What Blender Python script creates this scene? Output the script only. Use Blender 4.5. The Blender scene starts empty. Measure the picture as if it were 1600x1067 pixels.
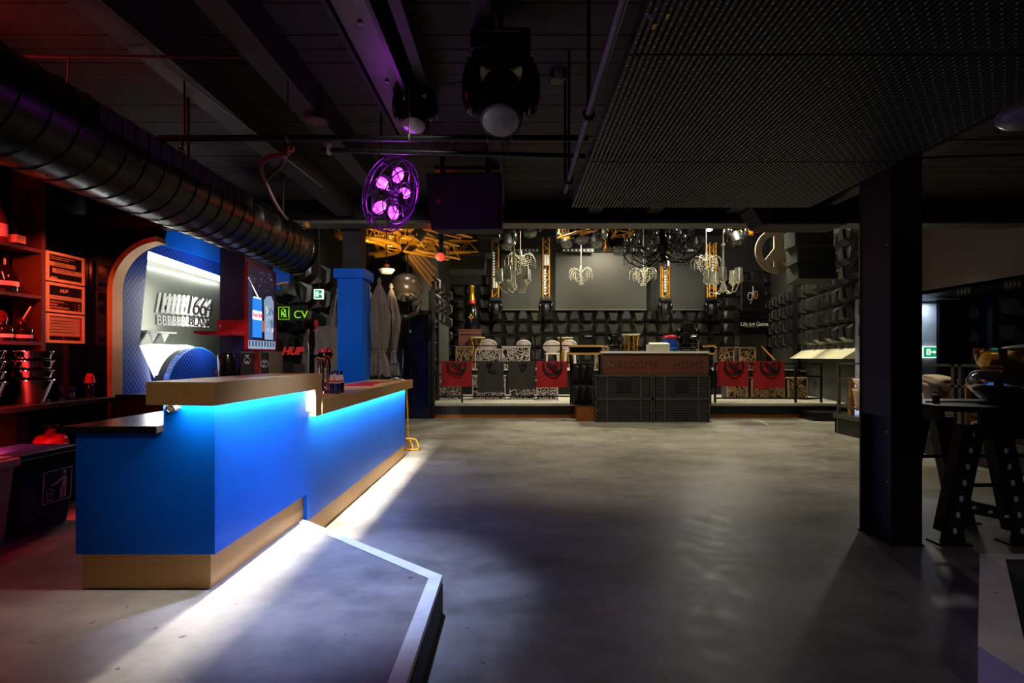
import bpy, bmesh, math, random
from mathutils import Vector, Matrix
random.seed(7)
S = bpy.context.scene
COL = S.collection
PI = math.pi
F = 800.0            # focal length in pixels of the 1600 px wide frame
VX, VY = 805.0, 558.0
CZ = 1.5
def W(px, py, d):    # point of the room seen at a pixel, d metres in front of the camera
    return Vector(((px - VX) / F * d, d, CZ - (py - VY) / F * d))

# ---------------------------------------------------------------- camera, world, exposure
cam = bpy.data.cameras.new('camera')
cam.sensor_width = 36.0; cam.lens = 36.0 * F / 1600.0
cam.shift_x = (800 - VX) / 1600.0; cam.shift_y = (VY - 533.5) / 1600.0
cam.clip_start = 0.05; cam.clip_end = 100
camo = bpy.data.objects.new('camera', cam); COL.objects.link(camo)
camo.location = (0, 0, CZ); camo.rotation_euler = (PI / 2, 0, 0)
S.camera = camo
wd = bpy.data.worlds.new('world'); S.world = wd; wd.use_nodes = True
wd.node_tree.nodes['Background'].inputs[0].default_value = (0.55, 0.6, 0.7, 1)
wd.node_tree.nodes['Background'].inputs[1].default_value = 0.001
S.view_settings.view_transform = 'Standard'; S.view_settings.look = 'None'
S.view_settings.gamma = 1.0; S.view_settings.exposure = 0.0; S.view_settings.use_curve_mapping = False

def lamp(name, kind, loc, power, col, aim=None, size=.2, size_y=None, spot=60, blend=.5, spread=None, ydir=None):
    l = bpy.data.lights.new(name, kind); l.energy = power; l.color = col
    if kind == 'AREA':
        l.shape = 'RECTANGLE' if size_y else 'SQUARE'; l.size = size
        if size_y: l.size_y = size_y
        if spread: l.spread = math.radians(spread)
    else:
        l.shadow_soft_size = size
        if kind == 'SPOT': l.spot_size = math.radians(spot); l.spot_blend = blend
    o = bpy.data.objects.new(name, l); COL.objects.link(o); o.location = loc
    if aim is not None:
        z = -(Vector(aim) - Vector(loc)).normalized()
        y = Vector(ydir) if ydir else Vector((0, 0, 1))
        if abs(z.dot(y)) > .98: y = Vector((0, 1, 0))
        x = y.cross(z).normalized(); y = z.cross(x)
        o.rotation_euler = Matrix((x, y, z)).transposed().to_euler()
    return o

# house work lights of the stage hall and bar, plus unseen fill spots
WARM = (1.0, .90, .64); NEUT = (1.0, .94, .80)
lamp('hall_light_or_fill', 'SPOT', (1.0, 10.2, 5.9), 760, WARM, (1.0, 10.2, 0), .25, spot=106, blend=.8)
lamp('hall_light_or_fill', 'SPOT', (5.0, 10.4, 5.7), 460, WARM, (4.6, 10.4, 0), .25, spot=106, blend=.8)
lamp('hall_light_or_fill', 'SPOT', (6.3, 8.3, 3.4), 60, NEUT, (3.2, 4.2, .4), .1, spot=70, blend=.7)
lamp('stage_light', 'SPOT', (1.0, 15.0, 5.9), 1300, WARM, (1.2, 16.5, .5), .2, spot=150, blend=.6)
lamp('stage_light', 'SPOT', (6.2, 14.5, 5.9), 1200, WARM, (6.6, 15.5, .5), .2, spot=150, blend=.6)
lamp('stage_light', 'SPOT', (3.4, 18.2, 6.0), 800, WARM, (3.4, 19.2, 1), .15, spot=150, blend=.6)
lamp('hall_light_or_fill', 'SPOT', (5.2, 9.0, 5.3), 90, WARM, (7.2, 14.8, 3.4), .15, spot=50, blend=.8)  # added frontal spot, brightens the peace sign and right wall
lamp('hall_light_or_fill', 'SPOT', (6.0, 10.0, 5.5), 380, WARM, (7.2, 8.4, .6), .12, spot=46, blend=.8)
lamp('bar_light', 'SPOT', (-1.62, 4.5, 3.5), 190, (1.0, .96, .9), (-2.85, 7.6, 1.6), .08, spot=84, blend=.6)
lamp('blue_wash', 'SPOT', (-.82, 3.80, 3.3), 720, (.40, .52, 1.0), (-1.1, 3.3, .2), .08, spot=47, blend=.8)
lamp('bar_light', 'SPOT', (-.5, 3.3, 3.6), 80, (1.0, .9, .74), (-1.9, 5.2, 1.2), .08, spot=60, blend=.8)
lamp('front_fill', 'SPOT', (1.6, -1.6, 3.6), 90, (1.0, .93, .85), (3.5, 4.0, .7), .3, spot=50, blend=.8)  # unseen fill from behind the camera for table rivets and step
lamp('front_fill', 'SPOT', (-1.2, -1.2, 3.6), 110, (1.0, .88, .70), (-1.85, 2.8, 1.32), .08, spot=20, blend=.8)  # narrow unseen fill added to brighten the brass counter end
lamp('bar_area_light', 'SPOT', (-2.9, 1.5, 3.5), 45, (1.0, .84, .62), (-2.6, 2.2, .2), .1, spot=80, blend=.8)

# ---------------------------------------------------------------- materials
def hexc(h):
    h = h.lstrip('#'); r = [int(h[i:i + 2], 16) / 255 for i in (0, 2, 4)]
    return tuple((c / 12.92 if c <= .04045 else ((c + .055) / 1.055) ** 2.4) for c in r)
def mat(name, col, rough=.5, metal=0.0, var=.12, scale=6.0, bump=0.0, emit=None, es=0.0, trans=0.0, alpha=1.0, stretch=None, coat=0.0, rvar=0.0, spec=None):
    if isinstance(col, str): col = hexc(col)
    m = bpy.data.materials.new(name); m.use_nodes = True
    nt = m.node_tree; b = nt.nodes['Principled BSDF']; L = nt.links
    b.inputs['Roughness'].default_value = rough; b.inputs['Metallic'].default_value = metal
    tc = nt.nodes.new('ShaderNodeTexCoord'); n = nt.nodes.new('ShaderNodeTexNoise')
    n.inputs['Scale'].default_value = scale; n.inputs['Detail'].default_value = 5
    src = tc.outputs['Object']
    if stretch:
        mp = nt.nodes.new('ShaderNodeMapping'); mp.inputs['Scale'].default_value = stretch
        L.new(src, mp.inputs[0]); src = mp.outputs[0]
    L.new(src, n.inputs['Vector'])
    r = nt.nodes.new('ShaderNodeValToRGB')
    r.color_ramp.elements[0].position = .3; r.color_ramp.elements[1].position = .7
    r.color_ramp.elements[0].color = tuple(c * (1 - var) for c in col) + (1,)
    r.color_ramp.elements[1].color = tuple(min(1, c * (1 + var)) for c in col) + (1,)
    L.new(n.outputs[0], r.inputs[0]); L.new(r.outputs[0], b.inputs['Base Color'])
    if rvar:
        mr = nt.nodes.new('ShaderNodeMapRange'); mr.inputs[3].default_value = max(0, rough - rvar); mr.inputs[4].default_value = rough + rvar
        L.new(n.outputs[0], mr.inputs[0]); L.new(mr.outputs[0], b.inputs['Roughness'])
    if bump:
        bp = nt.nodes.new('ShaderNodeBump'); bp.inputs['Strength'].default_value = bump; bp.inputs['Distance'].default_value = .01
        L.new(n.outputs[0], bp.inputs['Height']); L.new(bp.outputs[0], b.inputs['Normal'])
    if emit:
        b.inputs['Emission Color'].default_value = tuple(emit) + (1,); b.inputs['Emission Strength'].default_value = es
    if trans: b.inputs['Transmission Weight'].default_value = trans; b.inputs['IOR'].default_value = 1.45
    if alpha < 1: b.inputs['Alpha'].default_value = alpha
    if spec is not None: b.inputs['Specular IOR Level'].default_value = spec
    if coat: b.inputs['Coat Weight'].default_value = coat; b.inputs['Coat Roughness'].default_value = .1
    return m

def concrete(name, base, dark, rough=.38, spots=True):
    m = bpy.data.materials.new(name); m.use_nodes = True
    nt = m.node_tree; b = nt.nodes['Principled BSDF']; L = nt.links
    tc = nt.nodes.new('ShaderNodeTexCoord')
    n1 = nt.nodes.new('ShaderNodeTexNoise'); n1.inputs['Scale'].default_value = .9; n1.inputs['Detail'].default_value = 8; n1.inputs['Roughness'].default_value = .62
    n2 = nt.nodes.new('ShaderNodeTexNoise'); n2.inputs['Scale'].default_value = 7; n2.inputs['Detail'].default_value = 6
    mp = nt.nodes.new('ShaderNodeMapping'); mp.inputs['Scale'].default_value = (.8, 1.6, 1)
    L.new(tc.outputs['Object'], mp.inputs[0]); L.new(mp.outputs[0], n1.inputs['Vector']); L.new(tc.outputs['Object'], n2.inputs['Vector'])
    mx = nt.nodes.new('ShaderNodeMath'); mx.operation = 'MULTIPLY_ADD'; mx.inputs[1].default_value = .35
    L.new(n2.outputs[0], mx.inputs[0]); L.new(n1.outputs[0], mx.inputs[2])
    r = nt.nodes.new('ShaderNodeValToRGB'); e = r.color_ramp.elements
    e[0].position = .48; e[1].position = .86; e[0].color = hexc(dark) + (1,); e[1].color = hexc(base) + (1,)
    L.new(mx.outputs[0], r.inputs[0])
    out = r.outputs[0]
    if spots:
        v = nt.nodes.new('ShaderNodeTexNoise'); v.inputs['Scale'].default_value = 16; v.inputs['Detail'].default_value = 2
        L.new(tc.outputs['Object'], v.inputs['Vector'])
        r2 = nt.nodes.new('ShaderNodeValToRGB'); r2.color_ramp.elements[0].position = .24; r2.color_ramp.elements[1].position = .28
        r2.color_ramp.elements[0].color = (.3, .28, .26, 1); r2.color_ramp.elements[1].color = (1, 1, 1, 1)
        L.new(v.outputs[0], r2.inputs[0])
        mm = nt.nodes.new('ShaderNodeMix'); mm.data_type = 'RGBA'; mm.blend_type = 'MULTIPLY'; mm.inputs[0].default_value = 1
        L.new(out, mm.inputs[6]); L.new(r2.outputs[0], mm.inputs[7]); out = mm.outputs[2]
    L.new(out, b.inputs['Base Color'])
    mr = nt.nodes.new('ShaderNodeMapRange'); mr.inputs[3].default_value = rough - .1; mr.inputs[4].default_value = rough + .14
    L.new(n2.outputs[0], mr.inputs[0]); L.new(mr.outputs[0], b.inputs['Roughness'])
    bp = nt.nodes.new('ShaderNodeBump'); bp.inputs['Strength'].default_value = .05; bp.inputs['Distance'].default_value = .002
    L.new(n2.outputs[0], bp.inputs['Height']); L.new(bp.outputs[0], b.inputs['Normal'])
    return m

def pattern_blue(name, base, line):          # printed link pattern of the niche panels
    m = bpy.data.materials.new(name); m.use_nodes = True
    nt = m.node_tree; b = nt.nodes['Principled BSDF']; L = nt.links
    tc = nt.nodes.new('ShaderNodeTexCoord'); sx = nt.nodes.new('ShaderNodeSeparateXYZ'); L.new(tc.outputs['Object'], sx.inputs[0])
    def op(o, a, bb=None, c=None):
        k = nt.nodes.new('ShaderNodeMath'); k.operation = o
        for i, x in enumerate((a, bb, c)):
            if x is None: continue
            if isinstance(x, (int, float)): k.inputs[i].default_value = x
            else: L.new(x, k.inputs[i])
        return k.outputs[0]
    u = op('MULTIPLY', sx.outputs['Y'], 52.0); w = op('MULTIPLY', sx.outputs['Z'], 44.0)
    a = op('ABSOLUTE', op('SINE', op('ADD', u, w)))
    c = op('ABSOLUTE', op('SINE', op('SUBTRACT', u, w)))
    g = op('MULTIPLY', a, c)
    t = op('LESS_THAN', g, .22)
    mx = nt.nodes.new('ShaderNodeMix'); mx.data_type = 'RGBA'
    L.new(t, mx.inputs[0]); mx.inputs[6].default_value = hexc(base) + (1,); mx.inputs[7].default_value = hexc(line) + (1,)
    L.new(mx.outputs[2], b.inputs['Base Color']); b.inputs['Roughness'].default_value = .35
    return m

M = {}
M['floor'] = concrete('polished_concrete', '#938e84', '#5a574f', .42)
M['plat'] = concrete('platform_concrete', '#a09b94', '#605d58', .5)
M['deck'] = mat('ribbed_deck', '#b9b7ac', .5, .2, .15, 4)
M['ceil'] = mat('black_ceiling_boards', '#241f1c', .75, 0, .35, 3, .3, stretch=(1, 12, 1))
M['beamw'] = mat('black_painted_beam', '#2a2421', .6, 0, .3, 5, .2, stretch=(8, 1, 8))
M['black'] = mat('black_paint', '#0d0d0f', .5, 0, .2, 6, .05)
M['blackgl'] = mat('black_gloss', '#0a0a0b', .18, 0, .1, 6)
M['blackm'] = mat('black_metal', '#101114', .38, .3, .2, 9, .05)
M['steelb'] = mat('dark_column_steel', '#14151a', .45, .2, .25, 5, .1)
M['wallblk'] = mat('dark_wall_plaster', '#1b1b1a', .8, 0, .35, 2.2, .3)
M['wallgrn'] = mat('dark_mottled_concrete', '#2c2c27', .7, 0, .45, 3.5, .35)
M['wallgry'] = mat('grey_fascia_paint', '#7a7672', .8, 0, .08, 2)
M['tile'] = mat('black_relief_tile', '#1a1a18', .38, 0, .25, 5, .08)
M['blue'] = mat('bar_blue_lacquer', '#005fd6', .34, 0, .05, 3, .02, spec=.2)
M['blued'] = mat('deep_blue_lacquer', '#0b2a86', .25, 0, .08, 3)
M['navy'] = mat('glossy_navy_panel', '#0a1238', .12, 0, .1, 3)
M['purple'] = mat('dark_plum_panel', '#1d1240', .35, 0, .1, 3)
M['pattern'] = pattern_blue('blue_link_pattern', '#04206e', '#1a62f0')
M['gold'] = mat('brushed_brass', '#cf9c5c', .42, .12, .12, 30, .03, stretch=(1, 1, 12))
M['goldtop'] = mat('brass_counter', '#cfa163', .36, .15, .12, 14, .03)
M['goldtrim'] = mat('pale_gold_trim', '#d8b27c', .4, .3, .08, 8)
M['steel'] = mat('brushed_steel', '#b6b6b4', .22, 1, .1, 20, stretch=(1, 20, 1))
M['chrome'] = mat('chrome', '#d8d8da', .08, 1, .05, 8)
M['worktop'] = mat('dark_steel_worktop', '#57524e', .22, .7, .12, 14, .03)
M['wedge'] = mat('worktop_edge', '#1a1817', .4, .2, .15, 10)
M['white'] = mat('white_paint', '#d8d8d4', .5, 0, .08, 6)
M['paper'] = mat('white_paper', '#e2d9cc', .6, 0, .05, 6)
M['edgepaint'] = concrete('white_edge_paint', '#ffffff', '#d8d6d0', .6)
M['red'] = mat('red_lacquer', '#b3141a', .35, 0, .1, 6)
M['redcloth'] = mat('red_towel', '#a0141a', .85, 0, .18, 14, .2)
M['greycloth'] = mat('charcoal_towel', '#33302e', .9, 0, .18, 14, .2)
M['canvas'] = mat('taupe_canvas', '#776c62', .85, 0, .15, 9, .25)
M['wood'] = mat('oak_wood', '#a5713a', .5, 0, .3, 6, .15, stretch=(1, 10, 1))
M['walnut'] = mat('brown_booth_panel', '#5a3226', .45, 0, .2, 5, .1, stretch=(2, 10, 10))
M['truss'] = mat('golden_truss', '#e8a024', .3, .5, .15, 12)
M['trussy'] = mat('yellow_truss', '#c98a16', .45, .2, .15, 12)
M['copper'] = mat('copper_strip', '#a5622a', .4, .5, .15, 8)
M['duct'] = mat('black_spiral_duct', '#181715', .3, .8, .3, 5, .08, rvar=.12)
M['led_white'] = mat('white_led', '#ffffff', .5, 0, 0, 1, emit=(1, .97, .9), es=9)
M['led_soft'] = mat('soft_white_led', '#ffffff', .5, 0, 0, 1, emit=(.95, .97, 1), es=2.2)
M['bulb_violet'] = mat('violet_bulb', '#e090ff', .3, 0, .3, 60, emit=(.72, .07, 1.0), es=3.2)
def violet():
    m = M['bulb_violet']; nt = m.node_tree; b = nt.nodes['Principled BSDF']
    tc = nt.nodes.new('ShaderNodeTexCoord'); v = nt.nodes.new('ShaderNodeTexVoronoi'); v.inputs['Scale'].default_value = 42
    nt.links.new(tc.outputs['Object'], v.inputs['Vector']); r = nt.nodes.new('ShaderNodeValToRGB'); e = r.color_ramp.elements
    e[0].position = .2; e[1].position = .75; e[0].color = (.85, .17, 1, 1); e[1].color = (.30, .01, .55, 1)
    nt.links.new(v.outputs['Distance'], r.inputs[0]); nt.links.new(r.outputs[0], b.inputs['Emission Color']); b.inputs['Emission Strength'].default_value = 2.2
violet()
M['cage'] = mat('plum_wire', '#5a2a6a', .35, .6, .1, 8)
M['glass'] = mat('clear_glass', '#202224', .05, 0, 0, 3, alpha=.10)
M['smoked'] = mat('mirror_panel', '#5c6156', .35, .6, .1, 3)
M['ghost'] = mat('clear_acrylic', '#e0d6d8', .12, 0, .05, 5, alpha=.5)
M['bottle_dk'] = mat('dark_bottle_glass', '#180606', .08, 0, .1, 4, coat=.5)
M['bottle_am'] = mat('amber_bottle_glass', '#5a1a10', .08, 0, .1, 4, coat=.5)
M['bottle_bl'] = mat('blue_bottle_glass', '#102a86', .1, 0, .1, 4, coat=.4)
M['navybin'] = mat('blue_bin_plastic', '#0d1d5c', .4, 0, .1, 5)
M['whitebin'] = mat('white_bin_plastic', '#b3a5a0', .5, 0, .1, 5)
M['liner'] = mat('black_bin_liner', '#0a0a0c', .3, 0, .1, 12, .5)
M['spk'] = mat('speaker_black', '#1f1f21', .7, 0, .2, 40, .3)
M['plumspk'] = mat('speaker_cloth', '#1c1220', .75, 0, .2, 30, .2)
M['screen'] = mat('grey_screen', '#22211d', .6, 0, .3, .7)
M['silver'] = mat('silver_crystal', '#efe9d6', .15, .35, .3, 40)
M['blackcr'] = mat('black_crystal', '#2e2d32', .15, .5, .4, 30)
M['candle'] = mat('frosted_bulb', '#d8d8d4', .3, 0, .05, 9)
M['pillow'] = mat('cream_pillow', '#c9b5a0', .9, 0, .08, 9, .15)
M['pillowstar'] = mat('brown_star_print', '#6b5848', .9, 0, .08, 9)
M['gunmetal'] = mat('railing_steel', '#5a5a52', .45, .4, .2, 9)
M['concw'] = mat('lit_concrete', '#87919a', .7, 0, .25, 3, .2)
M['skull'] = mat('dark_resin', '#3b332d', .3, .1, .3, 5, .1)
M['hose'] = mat('rubber_hose', '#584040', .5, 0, .15, 9)
M['card'] = mat('brown_cardboard', '#5a4a38', .8, 0, .1, 6)
M['cream'] = mat('cream_panel', '#c9c6a4', .6, 0, .06, 3)
M['peace'] = mat('pale_plywood', '#97866c', .6, 0, .2, 3)
M['green'] = mat('exit_green', '#0a8a52', .5, 0, .02, 3, emit=hexc('#12a060'), es=.8)
M['exitw'] = mat('exit_white', '#ffffff', .5, 0, .02, 3, emit=(.85, 1, .95), es=1.1)
M['neong'] = mat('green_neon', '#80ff20', .5, 0, .02, 3, emit=(.35, .8, .03), es=.9)
M['neonr'] = mat('red_neon', '#ff2020', .5, 0, .02, 3, emit=(1, .04, .04), es=2)
M['redlamp'] = mat('red_lamp_lens', '#ff3020', .5, 0, .02, 3, emit=(1, .03, .015), es=2.2)
M['bluecase'] = mat('blue_plastic_case', '#1440a0', .45, 0, .1, 4)
M['foil'] = mat('gold_foil', '#c99a2e', .25, .8, .2, 20)
M['cardbox'] = mat('pale_carton', '#9a968c', .8, 0, .08, 5)
M['vase'] = mat('iridescent_gold_glass', '#b8862c', .06, .85, .25, 2.5)
M['vases'] = mat('silver_glass', '#9a9aa4', .06, .85, .2, 2.5)
M['lightgrey'] = mat('grey_ink', '#9a9a98', .6, 0, .05, 6)
M['orange'] = mat('orange_paint', '#c8440f', .5, 0, .1, 6)
M['redink'] = mat('red_ink', '#c22a2a', .5, 0, .05, 6)
M['ink'] = mat('black_ink', '#0b0b0c', .7, 0, .05, 6)
M['whiteink'] = mat('white_ink', '#e8e8e6', .6, 0, .03, 6)
M['blueink'] = mat('sky_blue_ink', '#2f86d8', .5, 0, .05, 6)

# ---------------------------------------------------------------- mesh builder
class MB:
    def __init__(s): s.v = []; s.f = []
    def add(s, vs, fs):
        o = len(s.v); s.v += [Vector(v) for v in vs]; s.f += [tuple(i + o for i in f) for f in fs]; return s
    def box(s, x0, x1, y0, y1, z0, z1):
        return s.add([(x0, y0, z0), (x1, y0, z0), (x1, y1, z0), (x0, y1, z0), (x0, y0, z1), (x1, y0, z1), (x1, y1, z1), (x0, y1, z1)],
                     [(0, 3, 2, 1), (4, 5, 6, 7), (0, 1, 5, 4), (1, 2, 6, 5), (2, 3, 7, 6), (3, 0, 4, 7)])
    def cbox(s, c, sx, sy, sz, R=None):
        o = len(s.v); s.box(-sx / 2, sx / 2, -sy / 2, sy / 2, -sz / 2, sz / 2)
        for i in range(o, len(s.v)): s.v[i] = (R @ s.v[i] if R else s.v[i]) + Vector(c)
        return s
    def prism(s, poly, ax, a, b):       # polygon in the two other axes, extruded along ax
        n = len(poly)
        def p(u, w, t): return {'x': (t, u, w), 'y': (u, t, w), 'z': (u, w, t)}[ax]
        return s.add([p(u, w, a) for u, w in poly] + [p(u, w, b) for u, w in poly],
                     [tuple(range(n))[::-1], tuple(range(n, 2 * n))] + [(i, (i + 1) % n, n + (i + 1) % n, n + i) for i in range(n)])
    def tube(s, p0, p1, r, n=8, r1=None):
        p0 = Vector(p0); p1 = Vector(p1); r1 = r if r1 is None else r1
        z = (p1 - p0).normalized(); x = z.orthogonal().normalized(); y = z.cross(x)
        vs = [p0 + (x * math.cos(2 * PI * i / n) + y * math.sin(2 * PI * i / n)) * r for i in range(n)] + \
             [p1 + (x * math.cos(2 * PI * i / n) + y * math.sin(2 * PI * i / n)) * r1 for i in range(n)]
        return s.add(vs, [tuple(range(n))[::-1], tuple(range(n, 2 * n))] + [(i, (i + 1) % n, n + (i + 1) % n, n + i) for i in range(n)])
    def path(s, pts, r, n=6, closed=False):
        pts = [Vector(p) for p in pts]; k = len(pts); vs = []; px = None
        for i, p in enumerate(pts):
            a = pts[(i - 1) % k] if (closed or i) else p; b = pts[(i + 1) % k] if (closed or i < k - 1) else p
            t = (b - a).normalized()
            x = t.orthogonal().normalized() if px is None else (px - t * px.dot(t)).normalized()
            px = x; y = t.cross(x)
            vs += [p + (x * math.cos(2 * PI * j / n) + y * math.sin(2 * PI * j / n)) * r for j in range(n)]
        fs = []
        for i in range(k if closed else k - 1):
            q = (i + 1) % k
            fs += [(i * n + j, i * n + (j + 1) % n, q * n + (j + 1) % n, q * n + j) for j in range(n)]
        if not closed: fs += [tuple(range(n))[::-1], tuple(range((k - 1) * n, k * n))]
        return s.add(vs, fs)
    def lathe(s, prof, c=(0, 0, 0), n=16, R=None):   # prof: (radius, height)
        k = len(prof); c = Vector(c); vs = []
        for r, z in prof:
            for j in range(n):
                v = Vector((max(r, 1e-4) * math.cos(2 * PI * j / n), max(r, 1e-4) * math.sin(2 * PI * j / n), z))
                vs.append((R @ v if R else v) + c)
        fs = [(i * n + j, i * n + (j + 1) % n, (i + 1) * n + (j + 1) % n, (i + 1) * n + j) for i in range(k - 1) for j in range(n)]
        fs += [tuple(range(n))[::-1], tuple(range((k - 1) * n, k * n))]
        return s.add(vs, fs)
    def ball(s, c, rx, ry=None, rz=None, n=12, R=None):
        ry = ry or rx; rz = rz or rx; k = max(4, n // 2)
        o = len(s.v); s.lathe([(math.sin(PI * i / k), -math.cos(PI * i / k)) for i in range(k + 1)], n=n)
        for i in range(o, len(s.v)):
            v = s.v[i]; v = Vector((v.x * rx, v.y * ry, v.z * rz)); s.v[i] = (R @ v if R else v) + Vector(c)
        return s
    def ring(s, c, rad, r, normal=(0, 0, 1), n=24, m=6, a0=0, a1=2 * PI, rad2=None):
        z = Vector(normal).normalized(); x = Vector((0, 0, 1)) if abs(z.z) < .9 else Vector((1, 0, 0))
        x = (x - z * x.dot(z)).normalized(); y = z.cross(x); full = abs(a1 - a0 - 2 * PI) < 1e-6; rad2 = rad2 or rad
        pts = [Vector(c) + x * rad * math.cos(a0 + (a1 - a0) * i / n) + y * rad2 * math.sin(a0 + (a1 - a0) * i / n) for i in range(n if full else n + 1)]
        return s.path(pts, r, m, full)
    def text(s, body, size, Mx, ext=.003, bold=0.0, shear=0.0, space=1.0, ax='LEFT'):
        cu = bpy.data.curves.new('lettering', 'FONT'); cu.body = body; cu.size = size; cu.extrude = ext; cu.offset = bold; cu.shear = shear
        cu.space_character = space; cu.align_x = ax; cu.resolution_u = 3
        o = bpy.data.objects.new('lettering', cu); COL.objects.link(o)
        bpy.context.view_layer.update()
        me = bpy.data.meshes.new_from_object(o.evaluated_get(bpy.context.evaluated_depsgraph_get()))
        s.add([Mx @ v.co for v in me.vertices], [tuple(p.vertices) for p in me.polygons])
        bpy.data.objects.remove(o); bpy.data.meshes.remove(me); bpy.data.curves.remove(cu)
        return s
    def xf(s, Mx):
        s.v = [Mx @ v for v in s.v]; return s
def m_front(p): return Matrix(((1, 0, 0, p[0]), (0, 0, -1, p[1]), (0, 1, 0, p[2]), (0, 0, 0, 1)))      # reads from the camera side
def m_left(p): return Matrix(((0, 0, 1, p[0]), (1, 0, 0, p[1]), (0, 1, 0, p[2]), (0, 0, 0, 1)))       # on a wall to the left, faces +X
def m_right(p, a=0): return Matrix.Translation(p) @ Matrix.Rotation(a, 4, 'Z') @ Matrix(((0, 0, -1, 0), (-1, 0, 0, 0), (0, 1, 0, 0), (0, 0, 0, 1)))

WL = {}     # world location of every object built
def part(name, mb, m, parent=None, smooth=False, bevel=0.0):
    me = bpy.data.meshes.new(name)
    if parent is not None: off = WL[parent.name]
    else:
        xs = [v.x for v in mb.v]; ys = [v.y for v in mb.v]; zs = [v.z for v in mb.v]
        off = Vector(((min(xs) + max(xs)) / 2, (min(ys) + max(ys)) / 2, min(zs)))
    me.from_pydata([v - off for v in mb.v], [], mb.f)
    bm = bmesh.new(); bm.from_mesh(me)
    bmesh.ops.recalc_face_normals(bm, faces=bm.faces)
    bm.to_mesh(me); bm.free()
    me.materials.append(M[m] if isinstance(m, str) else m)
    if smooth:
        me.polygons.foreach_set('use_smooth', [True] * len(me.polygons))
        if hasattr(me, 'set_sharp_from_angle'): me.set_sharp_from_angle(angle=math.radians(40))
    o = bpy.data.objects.new(name, me); COL.objects.link(o)
    if parent is not None: o.parent = parent; WL[o.name] = off.copy()
    else: o.location = off; WL[o.name] = off
    if bevel:
        md = o.modifiers.new('bevel', 'BEVEL'); md.width = bevel; md.segments = 2; md.limit_method = 'ANGLE'
    return o
def tag(o, label, cat, group=None):
    o['label'] = label; o['category'] = cat
    if group: o['group'] = group
    return o
def thing(name, label, cat, loc, group=None):
    o = bpy.data.objects.new(name, None); COL.objects.link(o); o.location = loc; o.empty_display_size = .1
    WL[o.name] = Vector(loc); return tag(o, label, cat, group)
def struct(name, mb, m, label=None, smooth=False):
    o = part(name, mb, m, None, smooth); o['kind'] = 'structure'
    if label: o['label'] = label
    return o
def sroot(name, loc=(0, 0, 0)):
    o = bpy.data.objects.new(name, None); COL.objects.link(o); o.location = loc; WL[o.name] = Vector(loc); o['kind'] = 'structure'; return o
def stuff(o): o['kind'] = 'stuff'; return o
def inst(src, parent, Mx, name=None):            # another copy of a piece, sharing its mesh
    o = src.copy(); COL.objects.link(o); o.parent = parent; o.matrix_local = Mx
    WL[o.name] = WL[src.name]; return o
def copy_tree(o, delta, label=None, parent=None, rot=0):
    c = o.copy(); COL.objects.link(c); c.parent = parent
    if parent is None:
        c.location = Vector(o.location) + Vector(delta); c.rotation_euler.z += rot
        if label: c['label'] = label
    WL[c.name] = WL[o.name] + Vector(delta)
    for ch in [x for x in COL.objects if x.parent == o]: copy_tree(ch, delta, None, c)
    return c
# ================================================================ THE SETTING
struct('floor', MB().box(-8, 13, -3, 21, -.1, 0), 'floor', 'polished grey concrete dance floor')
# raised floor on the left, with a white painted edge
PZ = .21
pl = struct('floor_platform', MB().prism([(-8, -3), (-.45, -3), (-.45, 3.0), (-1.69, 4.05), (-8, 4.05)], 'z', 0, PZ), 'plat', 'raised concrete platform around the bar end')
part('edge_stripe', MB().prism([(-.505, -3), (-.43, -3), (-.43, 3.02), (-.505, 2.98)], 'z', .05, PZ + .004), 'edgepaint', pl)
part('edge_stripe', MB().prism([(-.43, 3.02), (-.505, 2.98), (-1.69, 3.99), (-1.69, 4.07)], 'z', .05, PZ + .004), 'edgepaint', pl)
part('riser', MB().box(-.43, -.424, -3, 3.0, 0, PZ - .035), 'wallgrn', pl)
pr = struct('floor_step', MB().prism([(9, -3), (9, 3.33), (3.05, 3.33), (2.08, 2.27), (2.08, -3)], 'z', 0, PZ), 'wallgrn', 'raised concrete step at the right edge')
part('edge_stripe', MB().prism([(2.06, -3), (2.06, 2.28), (3.04, 3.35), (9, 3.35), (9, 3.27), (3.13, 3.27), (2.22, 2.22), (2.22, -3)], 'z', .0, PZ + .004), 'edgepaint', pr)
# ceiling of black boards over the low part
CH = 3.95
ce = sroot('ceiling', (0, 3, CH))
bd = part('board', MB().box(-7.5, 9, 0, .172, CH, CH + .04).xf(Matrix.Translation((0, 1.2, 0))), 'ceil', ce)
for i in range(1, 38):
    inst(bd, ce, Matrix.Translation((random.uniform(-.1, .1), i * .18, random.uniform(-.006, .006))))
part('roof_deck', MB().box(-8, 13, -3, 8.2, CH + .05, CH + .12), 'black', ce)
part('board_front', MB().box(-7.5, 9, -3, 1.19, CH, CH + .04), 'ceil', ce)
bi = 0
for x, w, zb in ((-2.72, .22, 3.66), (-1.95, .2, 3.66), (-.30, .14, 3.82), (1.1, .2, 3.7), (2.0, .2, 3.7), (3.2, .22, 3.7), (4.4, .22, 3.7)):
    bi += 1
    struct('ceiling_beam', MB().box(x, x + w, -2.5, 7.85, zb, CH), 'beamw')
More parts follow.
